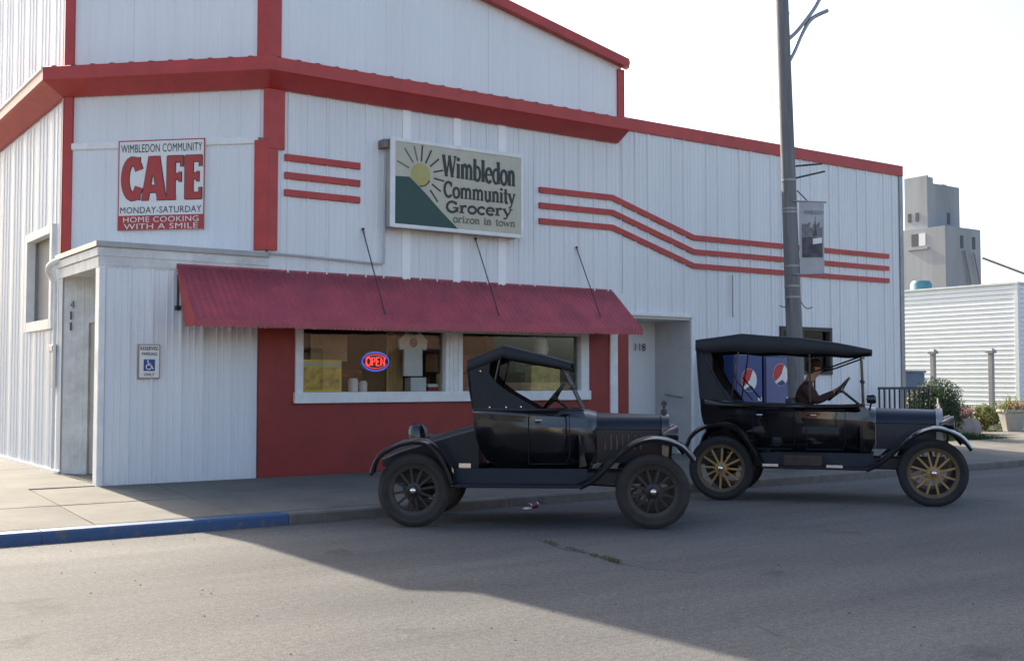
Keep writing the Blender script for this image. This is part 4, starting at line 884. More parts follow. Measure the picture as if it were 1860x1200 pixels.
def cross(car, path, ys, m, name, th=.012, crown=0.0, k=5, n=8, smooth=50):
    # a sheet spanning the car between the two sides, following an (x,z) path
    q = MB(); P = catmull([(x, 0, z) for x, z in path], k) if k else [Vector((x, 0, z)) for x, z in path]
    q.loft([[(p.x, ys(p.z, p.x) * (2 * j / n - 1), p.z + crown * (1 - (2 * j / n - 1) ** 2)) for j in range(n + 1)] for p in P], ring=False)
    o = q.build(name, m, car, smooth=smooth); so = o.modifiers.new('s', 'SOLIDIFY'); so.thickness = th; so.offset = 0; return o
SH = {}
def roll_for(o, h_, tr=.71): return 0
# ---------------- black runabout
h1 = R(-40); CAR = thing('vintage_runabout', 'black two-seat vintage car with folded-style top and black wheels, nose towards street', 'vintage car', (6.545, 11.03, -.015), h1)
CAR['label'] = 'black two-seat vintage roadster with black spoked wheels, parked nearest the shop window'
CAR.rotation_euler = (R(-.8), R(-.15), h1)
for x, y, st in ((0, -.70, 0), (0, .70, 0), (2.54, -.70, R(2)), (2.54, .70, R(2))): wheel(CAR, x, y, .392, .118, M_spokeb, M_rimb, M_tyre, 12, 1 if y > 0 else -1, SH, steer=st)
chassis(CAR, -.35, 2.75, .388); susp(CAR, 2.54, .388)
fender(CAR, [(-.47, .56), (-.40, .74), (-.2, .875), (.03, .925), (.2, .875), (.36, .68), (.45, .46)], .56, .83, M_black, 'rear_fender')
fender(CAR, [(1.76, .45), (1.93, .54), (2.12, .73), (2.34, .90), (2.58, .955), (2.84, .88), (2.99, .72)], .54, .83, M_black, 'front_fender')
for s in (-1, 1):
    q = MB(); q.box((.44, min(s * .56, s * .84), .425), (1.80, max(s * .56, s * .84), .455)); q.build('running_board', M_board, CAR, bevel=.008)
    q = MB(); q.loft([[(.42, s * .57, .45), (1.85, s * .57, .45), (1.85, s * .53, .61), (.42, s * .53, .61)], [(.42, s * .56, .45), (1.85, s * .56, .45), (1.85, s * .52, .61), (.42, s * .52, .61)]]); q.build('splash_apron', M_board, CAR)
def ys1(z, x): return .50 + .085 * math.sin(min(1, max(0, (z - .58) / .62)) * math.pi * .6) - max(0, (x - 1.45)) * .22
out1 = [(p.x, p.z) for p in catmull([(.615, 0, 1.24), (.64, 0, 1.02), (.70, 0, .82), (.80, 0, .68), (.95, 0, .605)], 4)] + [(1.3, .60), (1.86, .60), (1.93, .78), (1.90, 1.05), (1.80, 1.24), (1.55, 1.235), (1.2, 1.235), (.9, 1.24)]
body_side(CAR, out1, ys1, M_black, 'body_side')
cross(CAR, [(.615, 1.25), (.64, 1.02), (.70, .82), (.80, .68), (.95, .605)], ys1, M_black, 'body_rear')
cross(CAR, [(.9, .612), (1.9, .612)], ys1, M_dmetal, 'floor', k=0)
dl = [(1.22, .66), (1.62, .66), (1.66, .75), (1.66, 1.20), (1.22, 1.20)]
for s in (-1, 1):
    q = MB(); q.tube([(x, s * (ys1(z, x) + .011), z) for x, z in dl + dl[:1]], .006, 5); d_ = q.build('door', M_blackb, CAR)
    q = MB(); q.tube([(1.30, s * .60, 1.12), (1.30, s * .635, 1.13), (1.37, s * .635, 1.13)], .010, 6); q.build('door_handle', M_chrome, d_)
q = MB(); q.tube([(x, -ys1(1.24, x), 1.24) for x in (.62, .9, 1.2, 1.5, 1.8)], .014, 6); q.tube([(x, ys1(1.24, x), 1.24) for x in (.62, .9, 1.2, 1.5, 1.8)], .014, 6); q.build('belt_moulding', M_black, CAR, smooth=50)
seat(CAR, .86, .98, .5, 1.36)
# cowl, bonnet, radiator
q = MB(); q.loft([hoodsec(1.76, .51, 1.25, .62), hoodsec(1.86, .42, 1.245, .64), hoodsec(1.95, .30, 1.215, .66)], ring=False); q.build('cowl', M_black, CAR, smooth=40)
q = MB(); q.loft([hoodsec(1.952, .295, 1.205, .66), hoodsec(2.3, .265, 1.195, .66), hoodsec(2.655, .225, 1.185, .66)], ring=False); hd = q.build('bonnet', M_blackb, CAR, smooth=40)
for s in (-1, 1):
    for i in range(7):
        x = 2.03 + i * .065; hw = .295 - (x - 1.952) * .1; q = MB(); q.box((x, s * hw - .012, .80), (x + .022, s * hw + .012, .97)); q.build('louvre', M_black, hd, bevel=.005)
    q = MB(); q.tube([(1.955, s * .297, 1.03), (2.65, s * .228, 1.02)], .008, 5); q.build('bonnet_hinge', M_black, hd)
q = MB(); q.loft([hoodsec(2.66, .255, 1.20, .60), hoodsec(2.745, .255, 1.20, .60)]); rd = q.build('radiator', M_black, CAR, smooth=40)
q = MB(); q.box((2.746, -.21, .66), (2.752, .21, 1.08)); q.build('radiator_core', M_dmetal, rd)
q = MB(); q.lathe([(0, 0), (.035, 0), (.035, .04), (.015, .05), (.015, .08), (0, .08)], (2.70, 0, 1.195), n=12); q.lathe([(0, -.01), (.032, -.01), (.032, .01), (0, .01)], (2.70, 0, 1.305), (0, 1, 0), n=14); q.build('radiator_cap', M_dmetal, rd, smooth=40)
lamp(CAR, 2.80, -.36, .97, .10); lamp(CAR, 2.80, .36, .97, .10)
q = MB(); q.tube([(2.75, 0, .5), (2.90, 0, .5), (2.90, 0, .36), (3.0, 0, .36)], .012, 6); q.build('crank', M_dmetal, CAR)
windscreen(CAR, 1.80, 1.25, 1.575, 1.72, .50)
steering(CAR, (1.45, .28, 1.38), R(50), .20, (1.82, .28, 1.10))
# rear deck
def deck(x, hw, zt_, zb_): return [(x, -hw, zb_), (x, -hw, zt_ - .05), (x, -hw + .06, zt_), (x, 0, zt_ + .02), (x, hw - .06, zt_), (x, hw, zt_ - .05), (x, hw, zb_)]
q = MB(); q.loft([deck(-.42, .36, .74, .62), deck(-.2, .40, .83, .58), (deck(.1, .42, .92, .57)), deck(.40, .43, 1.01, .57), deck(.665, .44, 1.08, .57)]); dk = q.build('rear_deck', M_blackb, CAR, smooth=40)
q = MB(); q.box((.45, -.46, .60), (.58, -.441, .66)); q.build('deck_bracket', M_chrome, dk)
q = MB(); q.lathe([(.06, 0), (.115, .01), (.12, .13), (.09, .19), (0, .22)], (-.16, .48, .86), (-.12, 0, 1), n=18); q.tube([(-.2, .50, .95), (-.12, .5, .84)], .02, 6); q.build('tail_lamp', M_black, CAR, smooth=40)
# top
def ytop(z, x): return .57
T1 = [(.55, 1.77), (.66, 1.81), (.90, 1.905), (.94, 1.922), (.98, 1.915), (1.3, 1.835), (1.62, 1.75), (1.68, 1.73)]
cross(CAR, T1, ytop, M_fabric, 'top_canopy', crown=.03, th=.02)
for s in (-1, 1):
    q = MB(); P = catmull([(x, 0, z) for x, z in T1], 5)
    dr_ = lambda x: .115 if x < 1.0 else .115 - (x - 1.0) * .075
    q.loft([[(p.x, s * .57, p.z + .004), (p.x, s * .578, p.z - dr_(p.x) * .5), (p.x, s * .575, p.z - dr_(p.x))] for p in P], ring=False); o = q.build('top_valance', M_fabric, CAR, smooth=60); so = o.modifiers.new('s', 'SOLIDIFY'); so.thickness = .008
    q = MB(); pts = [(.565, 1.76), (.80, 1.82), (.80, 1.70), (.79, 1.64), (.88, 1.53), (1.0, 1.44), (1.14, 1.36), (1.30, 1.27), (1.31, 1.235), (.625, 1.235)]
    q.prism(pts, lambda a, b, d: (a, d, b), s * .566, s * .574); q.build('side_curtain', M_fabric, CAR)
    q = MB(); q.tube([(.80, s * .55, 1.30), (.93, s * .55, 1.90)], .012, 6); q.build('top_bow', M_black, CAR)
    q = MB(); q.tube([(1.665, s * .54, 1.72), (1.60, s * .51, 1.68)], .012, 6); q.build('top_latch', M_dmetal, CAR)
    for x, z in ((.80, 1.27), (.98, 1.27), (1.14, 1.275), (.70, 1.66)):
        q = MB(); q.sphere((x, s * .585, z), .012, 8, 5); q.build('snap', M_chrome, CAR)
q = MB(); q.loft([[(.56, -.57, 1.765), (.56, .57, 1.765)], [(.575, -.575, 1.5), (.575, .575, 1.5)], [(.625, -.58, 1.235), (.625, .58, 1.235)]], ring=False); o = q.build('rear_curtain', M_fabric, CAR); so = o.modifiers.new('s', 'SOLIDIFY'); so.thickness = .01

# ---------------- touring car
h2 = R(-53); CAR = thing('vintage_touring_car', 'black open-sided vintage touring car with wood-spoked wheels and driver, beside utility pole', 'vintage car', (11.29, 10.92, -.01), h2)
CAR.rotation_euler = (R(-.6), 0, h2)
WB = 2.60
for x, y, st in ((0, -.71, 0), (0, .71, 0), (WB, -.71, R(6)), (WB, .71, R(6))): wheel(CAR, x, y, .418, .105, M_wood, mat('wood_felloe', (.10, .07, .035), .5, var=.4), M_tyre2, 12, 1 if y > 0 else -1, SH, steer=st)
chassis(CAR, -.4, 2.8, .418); susp(CAR, WB, .418)
fender(CAR, [(-.47, .66), (-.40, .82), (-.24, .95), (.0, 1.0), (.24, .93), (.42, .70), (.55, .47)], .56, .84, M_black, 'rear_fender')
fender(CAR, [(1.80, .45), (1.98, .55), (2.2, .745), (2.42, .91), (2.66, .975), (2.92, .88), (3.06, .72)], .54, .84, M_black, 'front_fender')
for s in (-1, 1):
    q = MB(); q.box((.52, min(s * .56, s * .84), .43), (1.84, max(s * .56, s * .84), .462)); rb = q.build('running_board', M_board, CAR, bevel=.008)
    for a, b in ((.54, .74), (1.33, 1.53)):
        q = MB(); q.box((a, s * .845 - .012, .455), (b, s * .845 + .012, .492)); q.box((a, min(s * .64, s * .83), .463), (b, max(s * .64, s * .83), .471)); q.build('step_plate', M_chrome, rb, bevel=.004)
    q = MB(); q.box((.80, min(s * .60, s * .80), .463), (1.28, max(s * .60, s * .80), .60)); q.build('tool_box', mat('worn_brown_box', (.045, .032, .025), .7, var=.5, scale=9), CAR, bevel=.015)
    q = MB(); q.loft([[(.5, s * .57, .45), (1.9, s * .57, .45), (1.9, s * .54, .63), (.5, s * .54, .63)], [(.5, s * .56, .45), (1.9, s * .56, .45), (1.9, s * .53, .63), (.5, s * .53, .63)]]); q.build('splash_apron', M_board, CAR)
def ys2(z, x): return .54 + .075 * math.sin(min(1, max(0, (z - .6) / .62)) * math.pi * .6) - max(0, (x - 1.35)) * .28 - max(0, .1 - x) * .12
out2 = [(p.x, p.z) for p in catmull([(-.29, 0, 1.33), (-.27, 0, 1.10), (-.20, 0, .88), (-.08, 0, .70), (.1, 0, .62)], 4)] + [(.6, .62), (1.2, .62), (1.86, .62), (1.93, .78), (1.90, 1.05), (1.80, 1.24), (1.5, 1.225), (1.12, 1.22), (.98, 1.26), (.80, 1.235), (.3, 1.25), (.0, 1.27), (-.15, 1.31)]
body_side(CAR, out2, ys2, M_black, 'body_side')
cross(CAR, [(-.29, 1.33), (-.27, 1.10), (-.20, .88), (-.08, .70), (.1, .62)], ys2, M_black, 'body_rear')
cross(CAR, [(.1, .63), (1.9, .63)], ys2, M_dmetal, 'floor', k=0)
for dl in ([(.40, .67), (.90, .67), (.93, .75), (.93, 1.19), (.40, 1.19)], [(1.08, .67), (1.52, .67), (1.56, .75), (1.56, 1.18), (1.08, 1.18)]):
    for s in (-1, 1):
        q = MB(); q.tube([(x, s * (ys2(z, x) + .011), z) for x, z in dl + dl[:1]], .006, 5); d_ = q.build('door', M_blackb, CAR)
        q = MB(); xx = dl[0][0] + .06; yy = ys2(1.1, xx) + .02; q.tube([(xx, s * yy, 1.10), (xx, s * (yy + .03), 1.11), (xx + .07, s * (yy + .03), 1.11)], .010, 6); q.build('door_handle', M_chrome, d_)
for s in (-1, 1):
    q = MB(); q.tube([(x, s * ys2(1.24, x), z) for x, z in ((1.80, 1.24), (1.5, 1.225), (1.12, 1.22), (.98, 1.26), (.80, 1.235), (.3, 1.25), (.0, 1.27), (-.15, 1.31), (-.29, 1.33))], .017, 6); q.build('belt_moulding', M_leather, CAR, smooth=50)
seat(CAR, 1.0, .98, .52, 1.34); seat(CAR, .06, 1.0, .54, 1.36, 'rear_seat')
q = MB(); q.loft([hoodsec(1.74, .47, 1.25, .64), hoodsec(1.84, .40, 1.24, .66), hoodsec(1.93, .315, 1.215, .68)], ring=False); q.build('cowl', M_black, CAR, smooth=40)
q = MB(); q.loft([hoodsec(1.932, .31, 1.205, .68), hoodsec(2.3, .285, 1.195, .68), hoodsec(2.66, .255, 1.185, .68)], ring=False); hd = q.build('bonnet', mat('navy_bonnet_paint', (.009, .014, .030), .38, coat=.08, var=.2, spec=.3), CAR, smooth=40)
for s in (-1, 1):
    q = MB(); q.tube([(1.935, s * .312, 1.02), (2.655, s * .258, 1.01)], .008, 5); q.build('bonnet_hinge', M_black, hd)
q = MB(); q.loft([hoodsec(2.665, .285, 1.205, .60), hoodsec(2.75, .285, 1.205, .60)]); rd = q.build('radiator', mat('aged_nickel', (.30, .29, .28), .35, metal=.8, var=.3), CAR, smooth=40)
q = MB(); q.box((2.751, -.24, .66), (2.757, .24, 1.10)); q.build('radiator_core', M_dmetal, rd)
q = MB(); q.lathe([(0, 0), (.035, 0), (.035, .04), (.015, .05), (.012, .13), (0, .14)], (2.70, 0, 1.20), n=12); q.build('radiator_cap', M_chrome, rd, smooth=40)
lamp(CAR, 2.84, -.37, 1.0, .11); lamp(CAR, 2.84, .37, 1.0, .11)
for s in (-1, 1):      # cowl lamps
    q = MB(); q.lathe([(0, -.06), (.05, -.05), (.06, .04), (.045, .06), (0, .065)], (1.88, s * .46, 1.32), (1, 0, 0), n=14); q.tube([(1.88, s * .44, 1.27), (1.86, s * .40, 1.18)], .012, 6); q.build('cowl_lamp', M_black, CAR, smooth=40)
windscreen(CAR, 1.78, 1.245, 1.765, 1.85, .50, .014)
steering(CAR, (1.47, .33, 1.455), R(48), .205, (1.80, .33, 1.18))
q = MB(); q.hexa([(-.47, -.74, .60), (-.46, -.735, .60), (-.575, -.60, .60), (-.585, -.605, .60), (-.47, -.74, .71), (-.46, -.735, .71), (-.575, -.60, .71), (-.585, -.605, .71)]); q.build('licence_plate', M_signw, CAR)
def yt2(z, x): return .64 - max(0, x - 1.5) * .1
TP = [(-.34, 2.085), (-.05, 2.12), (.22, 2.155), (.28, 2.155), (.6, 2.125), (1.0, 2.095), (1.4, 2.035), (1.7, 1.975), (1.90, 1.93)]
cross(CAR, TP, yt2, M_fabric, 'top_canopy', crown=.03, th=.02)
for s in (-1, 1):
    P = catmull([(x, 0, z) for x, z in TP], 5); q = MB()
    bot = lambda x: (1.935 - .03 * x) if x < 1.72 else 1.935 - .03 * x + (x - 1.72) * .1
    q.loft([[(p.x, s * yt2(0, p.x), p.z + .004), (p.x, s * (yt2(0, p.x) + .012), (p.z * .5 + bot(p.x) * .5) + .006 * math.sin(p.x * 9)), (p.x, s * (yt2(0, p.x) + .006), bot(p.x) + .008 * math.sin(p.x * 11))] for p in P], ring=False)
    o = q.build('top_valance', M_fabric, CAR, smooth=60); so = o.modifiers.new('s', 'SOLIDIFY'); so.thickness = .008
    q = MB(); q.prism([(-.335, 2.06), (-.18, 2.06), (-.12, 1.86), (-.12, 1.70), (-.02, 1.50), (.08, 1.40), (.16, 1.28), (-.29, 1.32)], lambda a, b, d: (a, d, b), s * .60, s * .608); q.build('side_curtain', M_fabric, CAR)
    q = MB(); q.tube([(.10, s * .60, 1.30), (-.10, s * .60, 1.62), (-.30, s * .60, 2.03)], .012, 6); q.build('top_bow', M_black, CAR)
    q = MB(); q.tube([(.12, s * .60, 1.30), (-.02, s * .60, 1.9), (.25, s * .60, 2.15)][:1] + [(.25, s * .60, 2.12)], .011, 6); q.build('top_bow', M_black, CAR)
    q = MB(); q.tube([(.14, s * .58, 1.62), (.40, s * .58, 1.30)], .010, 6); q.build('top_brace', M_black, CAR)
    q = MB(); q.tube([(1.13, s * .60, 1.28), (1.13, s * .60, 2.05)], .013, 6); q.build('top_bow', M_black, CAR)
    q = MB(); q.tube([(1.13, s * .60, 1.66), (1.42, s * .58, 1.74), (1.80, s * .54, 1.88)], .011, 6); q.build('top_brace', M_black, CAR)
q = MB(); q.loft([[(-.34, -.635, 2.085), (-.34, .635, 2.085)], [(-.32, -.63, 1.7), (-.32, .63, 1.7)], [(-.295, -.60, 1.32), (-.295, .60, 1.32)]], ring=False); o = q.build('rear_curtain', M_fabric, CAR); so = o.modifiers.new('s', 'SOLIDIFY'); so.thickness = .01
q = MB(); q.box((-.31, -.12, .70), (-.28, .12, .73)); 0 and q.lathe([(.30 + math.cos(a) * .055, math.sin(a) * .055) for a in [2 * math.pi * i / 10 for i in range(10)]], (-.40, 0, .98), (1, 0, .1), n=28, close=True); q.build('rear_bracket', M_dmetal, CAR)
TOUR = CAR

# ---------------- driver
def skin_mesh(joints, edges, root):
    me = bpy.data.meshes.new('body'); me.from_pydata([j[0] for j in joints], edges, [])
    o = bpy.data.objects.new('body', me); C.objects.link(o); md = o.modifiers.new('skin', 'SKIN'); md.branch_smoothing = .6
    for i, j in enumerate(joints):
        r = j[1] if isinstance(j[1], tuple) else (j[1], j[1]); me.skin_vertices[0].data[i].radius = r
    me.skin_vertices[0].data[root].use_root = True
    sb = o.modifiers.new('sub', 'SUBSURF'); sb.levels = 2; sb.render_levels = 2
    bpy.context.view_layer.update(); dg = bpy.context.evaluated_depsgraph_get(); m2 = bpy.data.meshes.new_from_object(o.evaluated_get(dg)); bpy.data.objects.remove(o); m2.name = 'person'; return m2
PY = .33
J = [((.98, PY, .98), .17), ((.99, PY, 1.16), .17), ((1.01, PY, 1.34), .19), ((1.03, PY, 1.47), .16), ((1.07, PY, 1.555), .078), ((1.10, PY, 1.60), .074),   # 0-5 spine, neck
     ((1.145, PY, 1.68), (.092, .095)), ((1.145, PY, 1.775), .088), ((1.14, PY, 1.825), .05),          # 6-8 head
     ((1.04, PY - .20, 1.47), .09), ((1.17, PY - .26, 1.28), .068), ((1.38, PY - .17, 1.39), .042), ((1.44, PY - .13, 1.44), .034),   # 9-12 right arm
     ((1.04, PY + .20, 1.47), .09), ((1.17, PY + .26, 1.28), .068), ((1.40, PY + .18, 1.40), .042), ((1.46, PY + .14, 1.47), .034),    # 13-16 left arm
     ((1.08, PY - .1, .98), .10), ((1.42, PY - .12, 1.02), .08), ((1.62, PY - .1, .78), .055), ((1.74, PY - .1, .70), .04),
     ((1.08, PY + .1, .98), .10), ((1.42, PY + .12, 1.02), .08), ((1.62, PY + .1, .78), .055), ((1.74, PY + .1, .70), .04),
     ((1.235, PY, 1.69), .018)]
E_ = [(0, 1), (1, 2), (2, 3), (3, 4), (4, 5), (5, 6), (6, 7), (7, 8), (3, 9), (9, 10), (10, 11), (11, 12), (3, 13), (13, 14), (14, 15), (15, 16), (0, 17), (17, 18), (18, 19), (19, 20), (0, 21), (21, 22), (22, 23), (23, 24), (6, 25)]
for hand, sgn in ((12, -1), (16, 1)):
    b_ = Vector(J[hand][0])
    for k in range(4):
        k0 = len(J); base = b_ + Vector((.03, sgn * (.03 - .02 * k) * .9, .02 - .006 * k)); ln = (.028, .034, .032, .026)[k]
        J.append((tuple(base), .010)); J.append((tuple(base + Vector((ln, sgn * .004, .008))), .009)); J.append((tuple(base + Vector((ln * 1.1, sgn * .006, -ln * .9))), .008))
        E_ += [(hand, k0), (k0, k0 + 1), (k0 + 1, k0 + 2)]
    k0 = len(J); J.append((tuple(b_ + Vector((-.004, -sgn * .036, .006))), .011)); J.append((tuple(b_ + Vector((.03, -sgn * .052, .0))), .009)); E_ += [(hand, k0), (k0, k0 + 1)]
me = skin_mesh(J, E_, 0)
P_ = bpy.data.objects.new('person', me); C.objects.link(P_)
me.materials.clear(); me.materials.append(M_shirt); me.materials.append(M_skin); me.shade_smooth()
hands = [Vector(J[12][0]), Vector(J[16][0])]
for p in me.polygons:
    c = p.center; p.material_index = 1 if (c.z > 1.555 or min((c - q_).length for q_ in hands) < .085) else 0
P_.matrix_world = Matrix.Translation((11.29, 10.92, -.01)) @ Matrix.Rotation(h2, 4, 'Z')
tag(P_, 'person in dark brown shirt and cap driving the open touring car, hands on the wheel', 'person')
q = MB(); q.lathe([(.093, 0), (.096, .03), (.085, .075), (.05, .105), (0, .112)], (1.14, PY, 1.75), n=18); q.lathe([(.0, .0), (.07, .0), (.075, .008), (.0, .012)], (1.22, PY, 1.75), n=14); q.build('cap', M_hat, P_, smooth=50)
q = MB(); q.sphere((1.108, PY, 1.71), .092, 12, 8, sc=(.8, 1.0, .75)); q.build('hair', mat('brown_hair', (.05, .03, .02), .8), P_, smooth=60)
for s in (-1, 1):
    q = MB(); q.sphere((1.145, PY + s * .092, 1.675), .022, 8, 6, sc=(.7, .4, 1.2)); q.build('ear', M_skin, P_, smooth=60)
    q = MB(); q.sphere((1.222, PY + s * .033, 1.71), .010, 8, 6); q.build('eye', M_signblk, P_, smooth=60)
q = MB(); q.box((1.222, PY - .022, 1.64), (1.229, PY + .022, 1.646)); q.build('mouth', mat('lips', (.25, .09, .08), .6), P_)

# ================================================================== SMALL THINGS ON THE ROAD
S = thing('crushed_can', 'crushed red and white drink can lying in the gutter behind the roadster', 'can', (8.30, 11.36, gz(11.36) + .002), R(25))
mb = MB(); mb.loft([[(-.085 + .17 * i / 6, math.cos(a) * .045 * (1 + .2 * math.sin(i * 2.1)), .028 + math.sin(a) * .026 * (1 + .3 * math.cos(i * 2.7))) for a in [2 * math.pi * k / 10 for k in range(10)]] for i in range(7)]); mb.build('can_body', mat('can_red', (.40, .03, .06), .35, metal=.3, var=.5, scale=20), S, smooth=30)
for x in (-.087, .087):
    mb = MB(); mb.lathe([(0, -.004), (.036, -.004), (.04, .004), (0, .004)], (x, 0, .03), (1, 0, 0), n=12); mb.build('can_end', M_chrome, S)
mb = MB(); mb.add([(-.19, -.02, .004), (-.09, -.05, .012), (-.07, .05, .02), (-.17, .06, .005)], [(0, 1, 2, 3)]); mb.build('paper_scrap', M_signw, S)

# ================================================================== GARDEN, FENCES, FAR BUILDINGS
def leaves(mb, c, rad, n, size, shell=.55, up=.2, flat=1.0):
    c = Vector(c)
    cl = [(Vector((random.gauss(0, 1), random.gauss(0, 1), random.gauss(0, 1))).normalized(), random.uniform(.75, 1.12)) for _ in range(24)]
    for _ in range(n):
        d = Vector((random.gauss(0, 1), random.gauss(0, 1), random.gauss(0, 1))).normalized()
        k = max(range(24), key=lambda i: cl[i][0].dot(d)); r = cl[k][1] * random.uniform(shell, 1.0)
        p = c + Vector((d.x * rad[0] * r, d.y * rad[1] * r, d.z * rad[2] * r))
        nv = (d + Vector((random.gauss(0, .6), random.gauss(0, .6), random.gauss(0, .6) + up))).normalized(); u = nv.orthogonal().normalized(); v = nv.cross(u)
        a = random.uniform(0, 6.28); u, v = u * math.cos(a) + v * math.sin(a), v * math.cos(a) - u * math.sin(a); s_ = size * random.uniform(.6, 1.3)
        mb.add([p - u * s_, p + v * s_ * .45, p + u * s_, p - v * s_ * .45], [(0, 1, 2, 3)])
def shrub(name, label, c, rad, n, size, m, cat='shrub', trunk=True, shell=.5):
    S = thing(name, label, cat, (c[0], c[1], .13))
    q = MB(); leaves(q, (0, 0, rad[2] + .05), rad, n, size, shell)
    me_ = bpy.data.meshes.new('foliage'); me_.from_pydata(q.v, [], q.f); me_.materials.append(m); o = bpy.data.objects.new('foliage', me_); C.objects.link(o); o.parent = S
    if trunk:
        q = MB()
        for i in range(5):
            a = i * 1.26; q.tube([(0, 0, -.03), (math.cos(a) * rad[0] * .3, math.sin(a) * rad[1] * .3, rad[2] * .8), (math.cos(a) * rad[0] * .55, math.sin(a) * rad[1] * .55, rad[2] * 1.4)], [.025, .018, .006], 6)
        q.build('stems', mat('bark', (.08, .06, .045), .9), S)
    return S
shrub('round_shrub', 'dense dark green rounded shrub beside the black railing', (23.75, 16.3), (.82, .82, .70), 14000, .034, M_leafd, shell=.55)
shrub('round_shrub', 'yellow-green low shrub behind the white post', (28.5, 17.9), (.62, .55, .38), 1800, .05, M_leafy)
shrub('round_shrub', 'small green shrub against the white lap-siding wall', (31.8, 20.8), (1.2, .8, .34), 2200, .05, M_leaf)
shrub('round_shrub', 'pale green weedy shrub at the far right by the lap-siding wall', (33.1, 19.6), (.7, 1.4, .36), 2000, .05, M_leafy)
mb = MB()
for _ in range(5200):
    x = random.uniform(21.6, 25.2); y = random.uniform(15.1, 17.3); e = 1 - max(abs((x - 23.4) / 1.9), abs((y - 16.2) / 1.2)) ** 3
    tuft(mb, x, y, .13, 1, .05 + .2 * max(.1, e), .07, .012)
me_ = bpy.data.meshes.new('ground_cover'); me_.from_pydata(mb.v, [], mb.f); me_.materials.append(M_leafd); o = bpy.data.objects.new('ground_cover', me_); C.objects.link(o)
tag(o, 'low dark green ground cover in the bed beside the pavement', 'ground cover', kind='stuff')
mb = MB()
for _ in range(9000): tuft(mb, random.uniform(25.4, 33.8), random.uniform(17.05, 23), .13, 1, .09, .05, .006)
me_ = bpy.data.meshes.new('lawn_grass'); me_.from_pydata(mb.v, [], mb.f); me_.materials.append(M_grass); o = bpy.data.objects.new('lawn_grass', me_); C.objects.link(o)
tag(o, 'uneven grass growing on the garden lot by the white wall', 'grass', kind='stuff')
# flower rock and planter
S = thing('stone_planter', 'rough stone planter with pink flowers right of the dark shrub', 'planter', (25.9, 16.95, .13))
mb = MB(); n_ = 16
mb.loft([[(math.cos(2 * math.pi * j / n_) * r * (1 + .12 * math.sin(j * 2.3 + k)), math.sin(2 * math.pi * j / n_) * r * (1 + .1 * math.cos(j * 1.7 + k)), z) for j in range(n_)] for k, (r, z) in enumerate(((.42, -.05), (.50, .15), (.47, .36), (.36, .46), (.30, .42)))]); mb.build('stone_body', M_stone, S, smooth=45)
mb = MB(); leaves(mb, (0, 0, .55), (.38, .36, .16), 420, .04); o = mb.build('leaves', M_leaf, S)
mb = MB(); leaves(mb, (-.1, -.1, .62), (.34, .3, .14), 260, .045, .8); mb.build('flowers', M_pink, S)['kind'] = 'stuff'
S = thing('concrete_planter', 'tapered concrete planter tub with spiky plants at the right edge', 'planter', (28.15, 16.85, .2))
mb = MB(); mb.lathe([(0, 0), (.24, 0), (.37, .50), (.41, .52), (.41, .58), (.35, .58), (.33, .48), (0, .48)], n=8); mb.build('tub', mat('planter_concrete', (.42, .40, .37), .9, var=.2, bump=.3), S)
mb = MB()
for _ in range(160): tuft(mb, random.gauss(0, .13), random.gauss(0, .13), .48, 1, random.uniform(.25, .6), .3, .012)
mb.build('spiky_leaves', M_leafy, S)
mb = MB(); leaves(mb, (.1, -.1, .66), (.36, .3, .16), 160, .04, .7); mb.build('flowers', M_pink, S)['kind'] = 'stuff'
# posts
for x, y, lb in ((29.95, 20.45, 'grey square post with cap rising behind the dark shrub'), (30.6, 18.95, 'grey square post with cap, the rightmost of the two')):
    S = thing('garden_post', lb, 'post', (x, y, .13), group='capped posts on the garden lot')
    mb = MB(); mb.box((-.065, -.065, -.05), (.065, .065, 2.22)); mb.build('shaft', mat('post_grey', (.34, .33, .32), .7, var=.2), S, bevel=.008)
    mb = MB(); mb.box((-.11, -.11, 2.22), (.11, .11, 2.30)); mb.hexa([(-.11, -.11, 2.30), (.11, -.11, 2.30), (.11, .11, 2.30), (-.11, .11, 2.30), (-.05, -.05, 2.36), (.05, -.05, 2.36), (.05, .05, 2.36), (-.05, .05, 2.36)]); mb.build('cap', M_metal, S)
# ramp railing
S = thing('ramp_railing', 'short black metal railing with vertical bars in front of the annex corner', 'railing', (19.95, 14.3, .17))
mb = MB(); mb.box((-.85, -.02, 1.20), (.85, .02, 1.25)); mb.build('top_rail', M_dmetal, S); mb = MB(); mb.box((-.85, -.015, .12), (.85, .015, .15)); mb.build('bottom_rail', M_dmetal, S)
for i in range(11):
    mb = MB(); x = -.83 + i * .166; mb.box((x - .014, -.014, 0 if i in (0, 10) else .15), (x + .014, .014, 1.20)); mb.build('bar', M_dmetal, S)
# utility cabinet
S = thing('utility_cabinet', 'blue-grey metal cabinet standing behind the annex corner', 'cabinet', (25.9, 18.6, .13))
mb = MB(); mb.box((-.45, -.35, 0), (.45, .35, 1.62)); mb.build('body', mat('cabinet_blue', (.10, .15, .23), .5, var=.2), S, bevel=.015)
mb = MB(); mb.box((-.48, -.38, 1.622), (.48, .38, 1.68)); mb.build('lid', mat('cabinet_blue', (.10, .15, .23)), S); mb = MB(); mb.box((-.40, -.362, .1), (.40, -.351, 1.5)); mb.build('door', mat('cabinet_blue', (.10, .15, .23)), S)
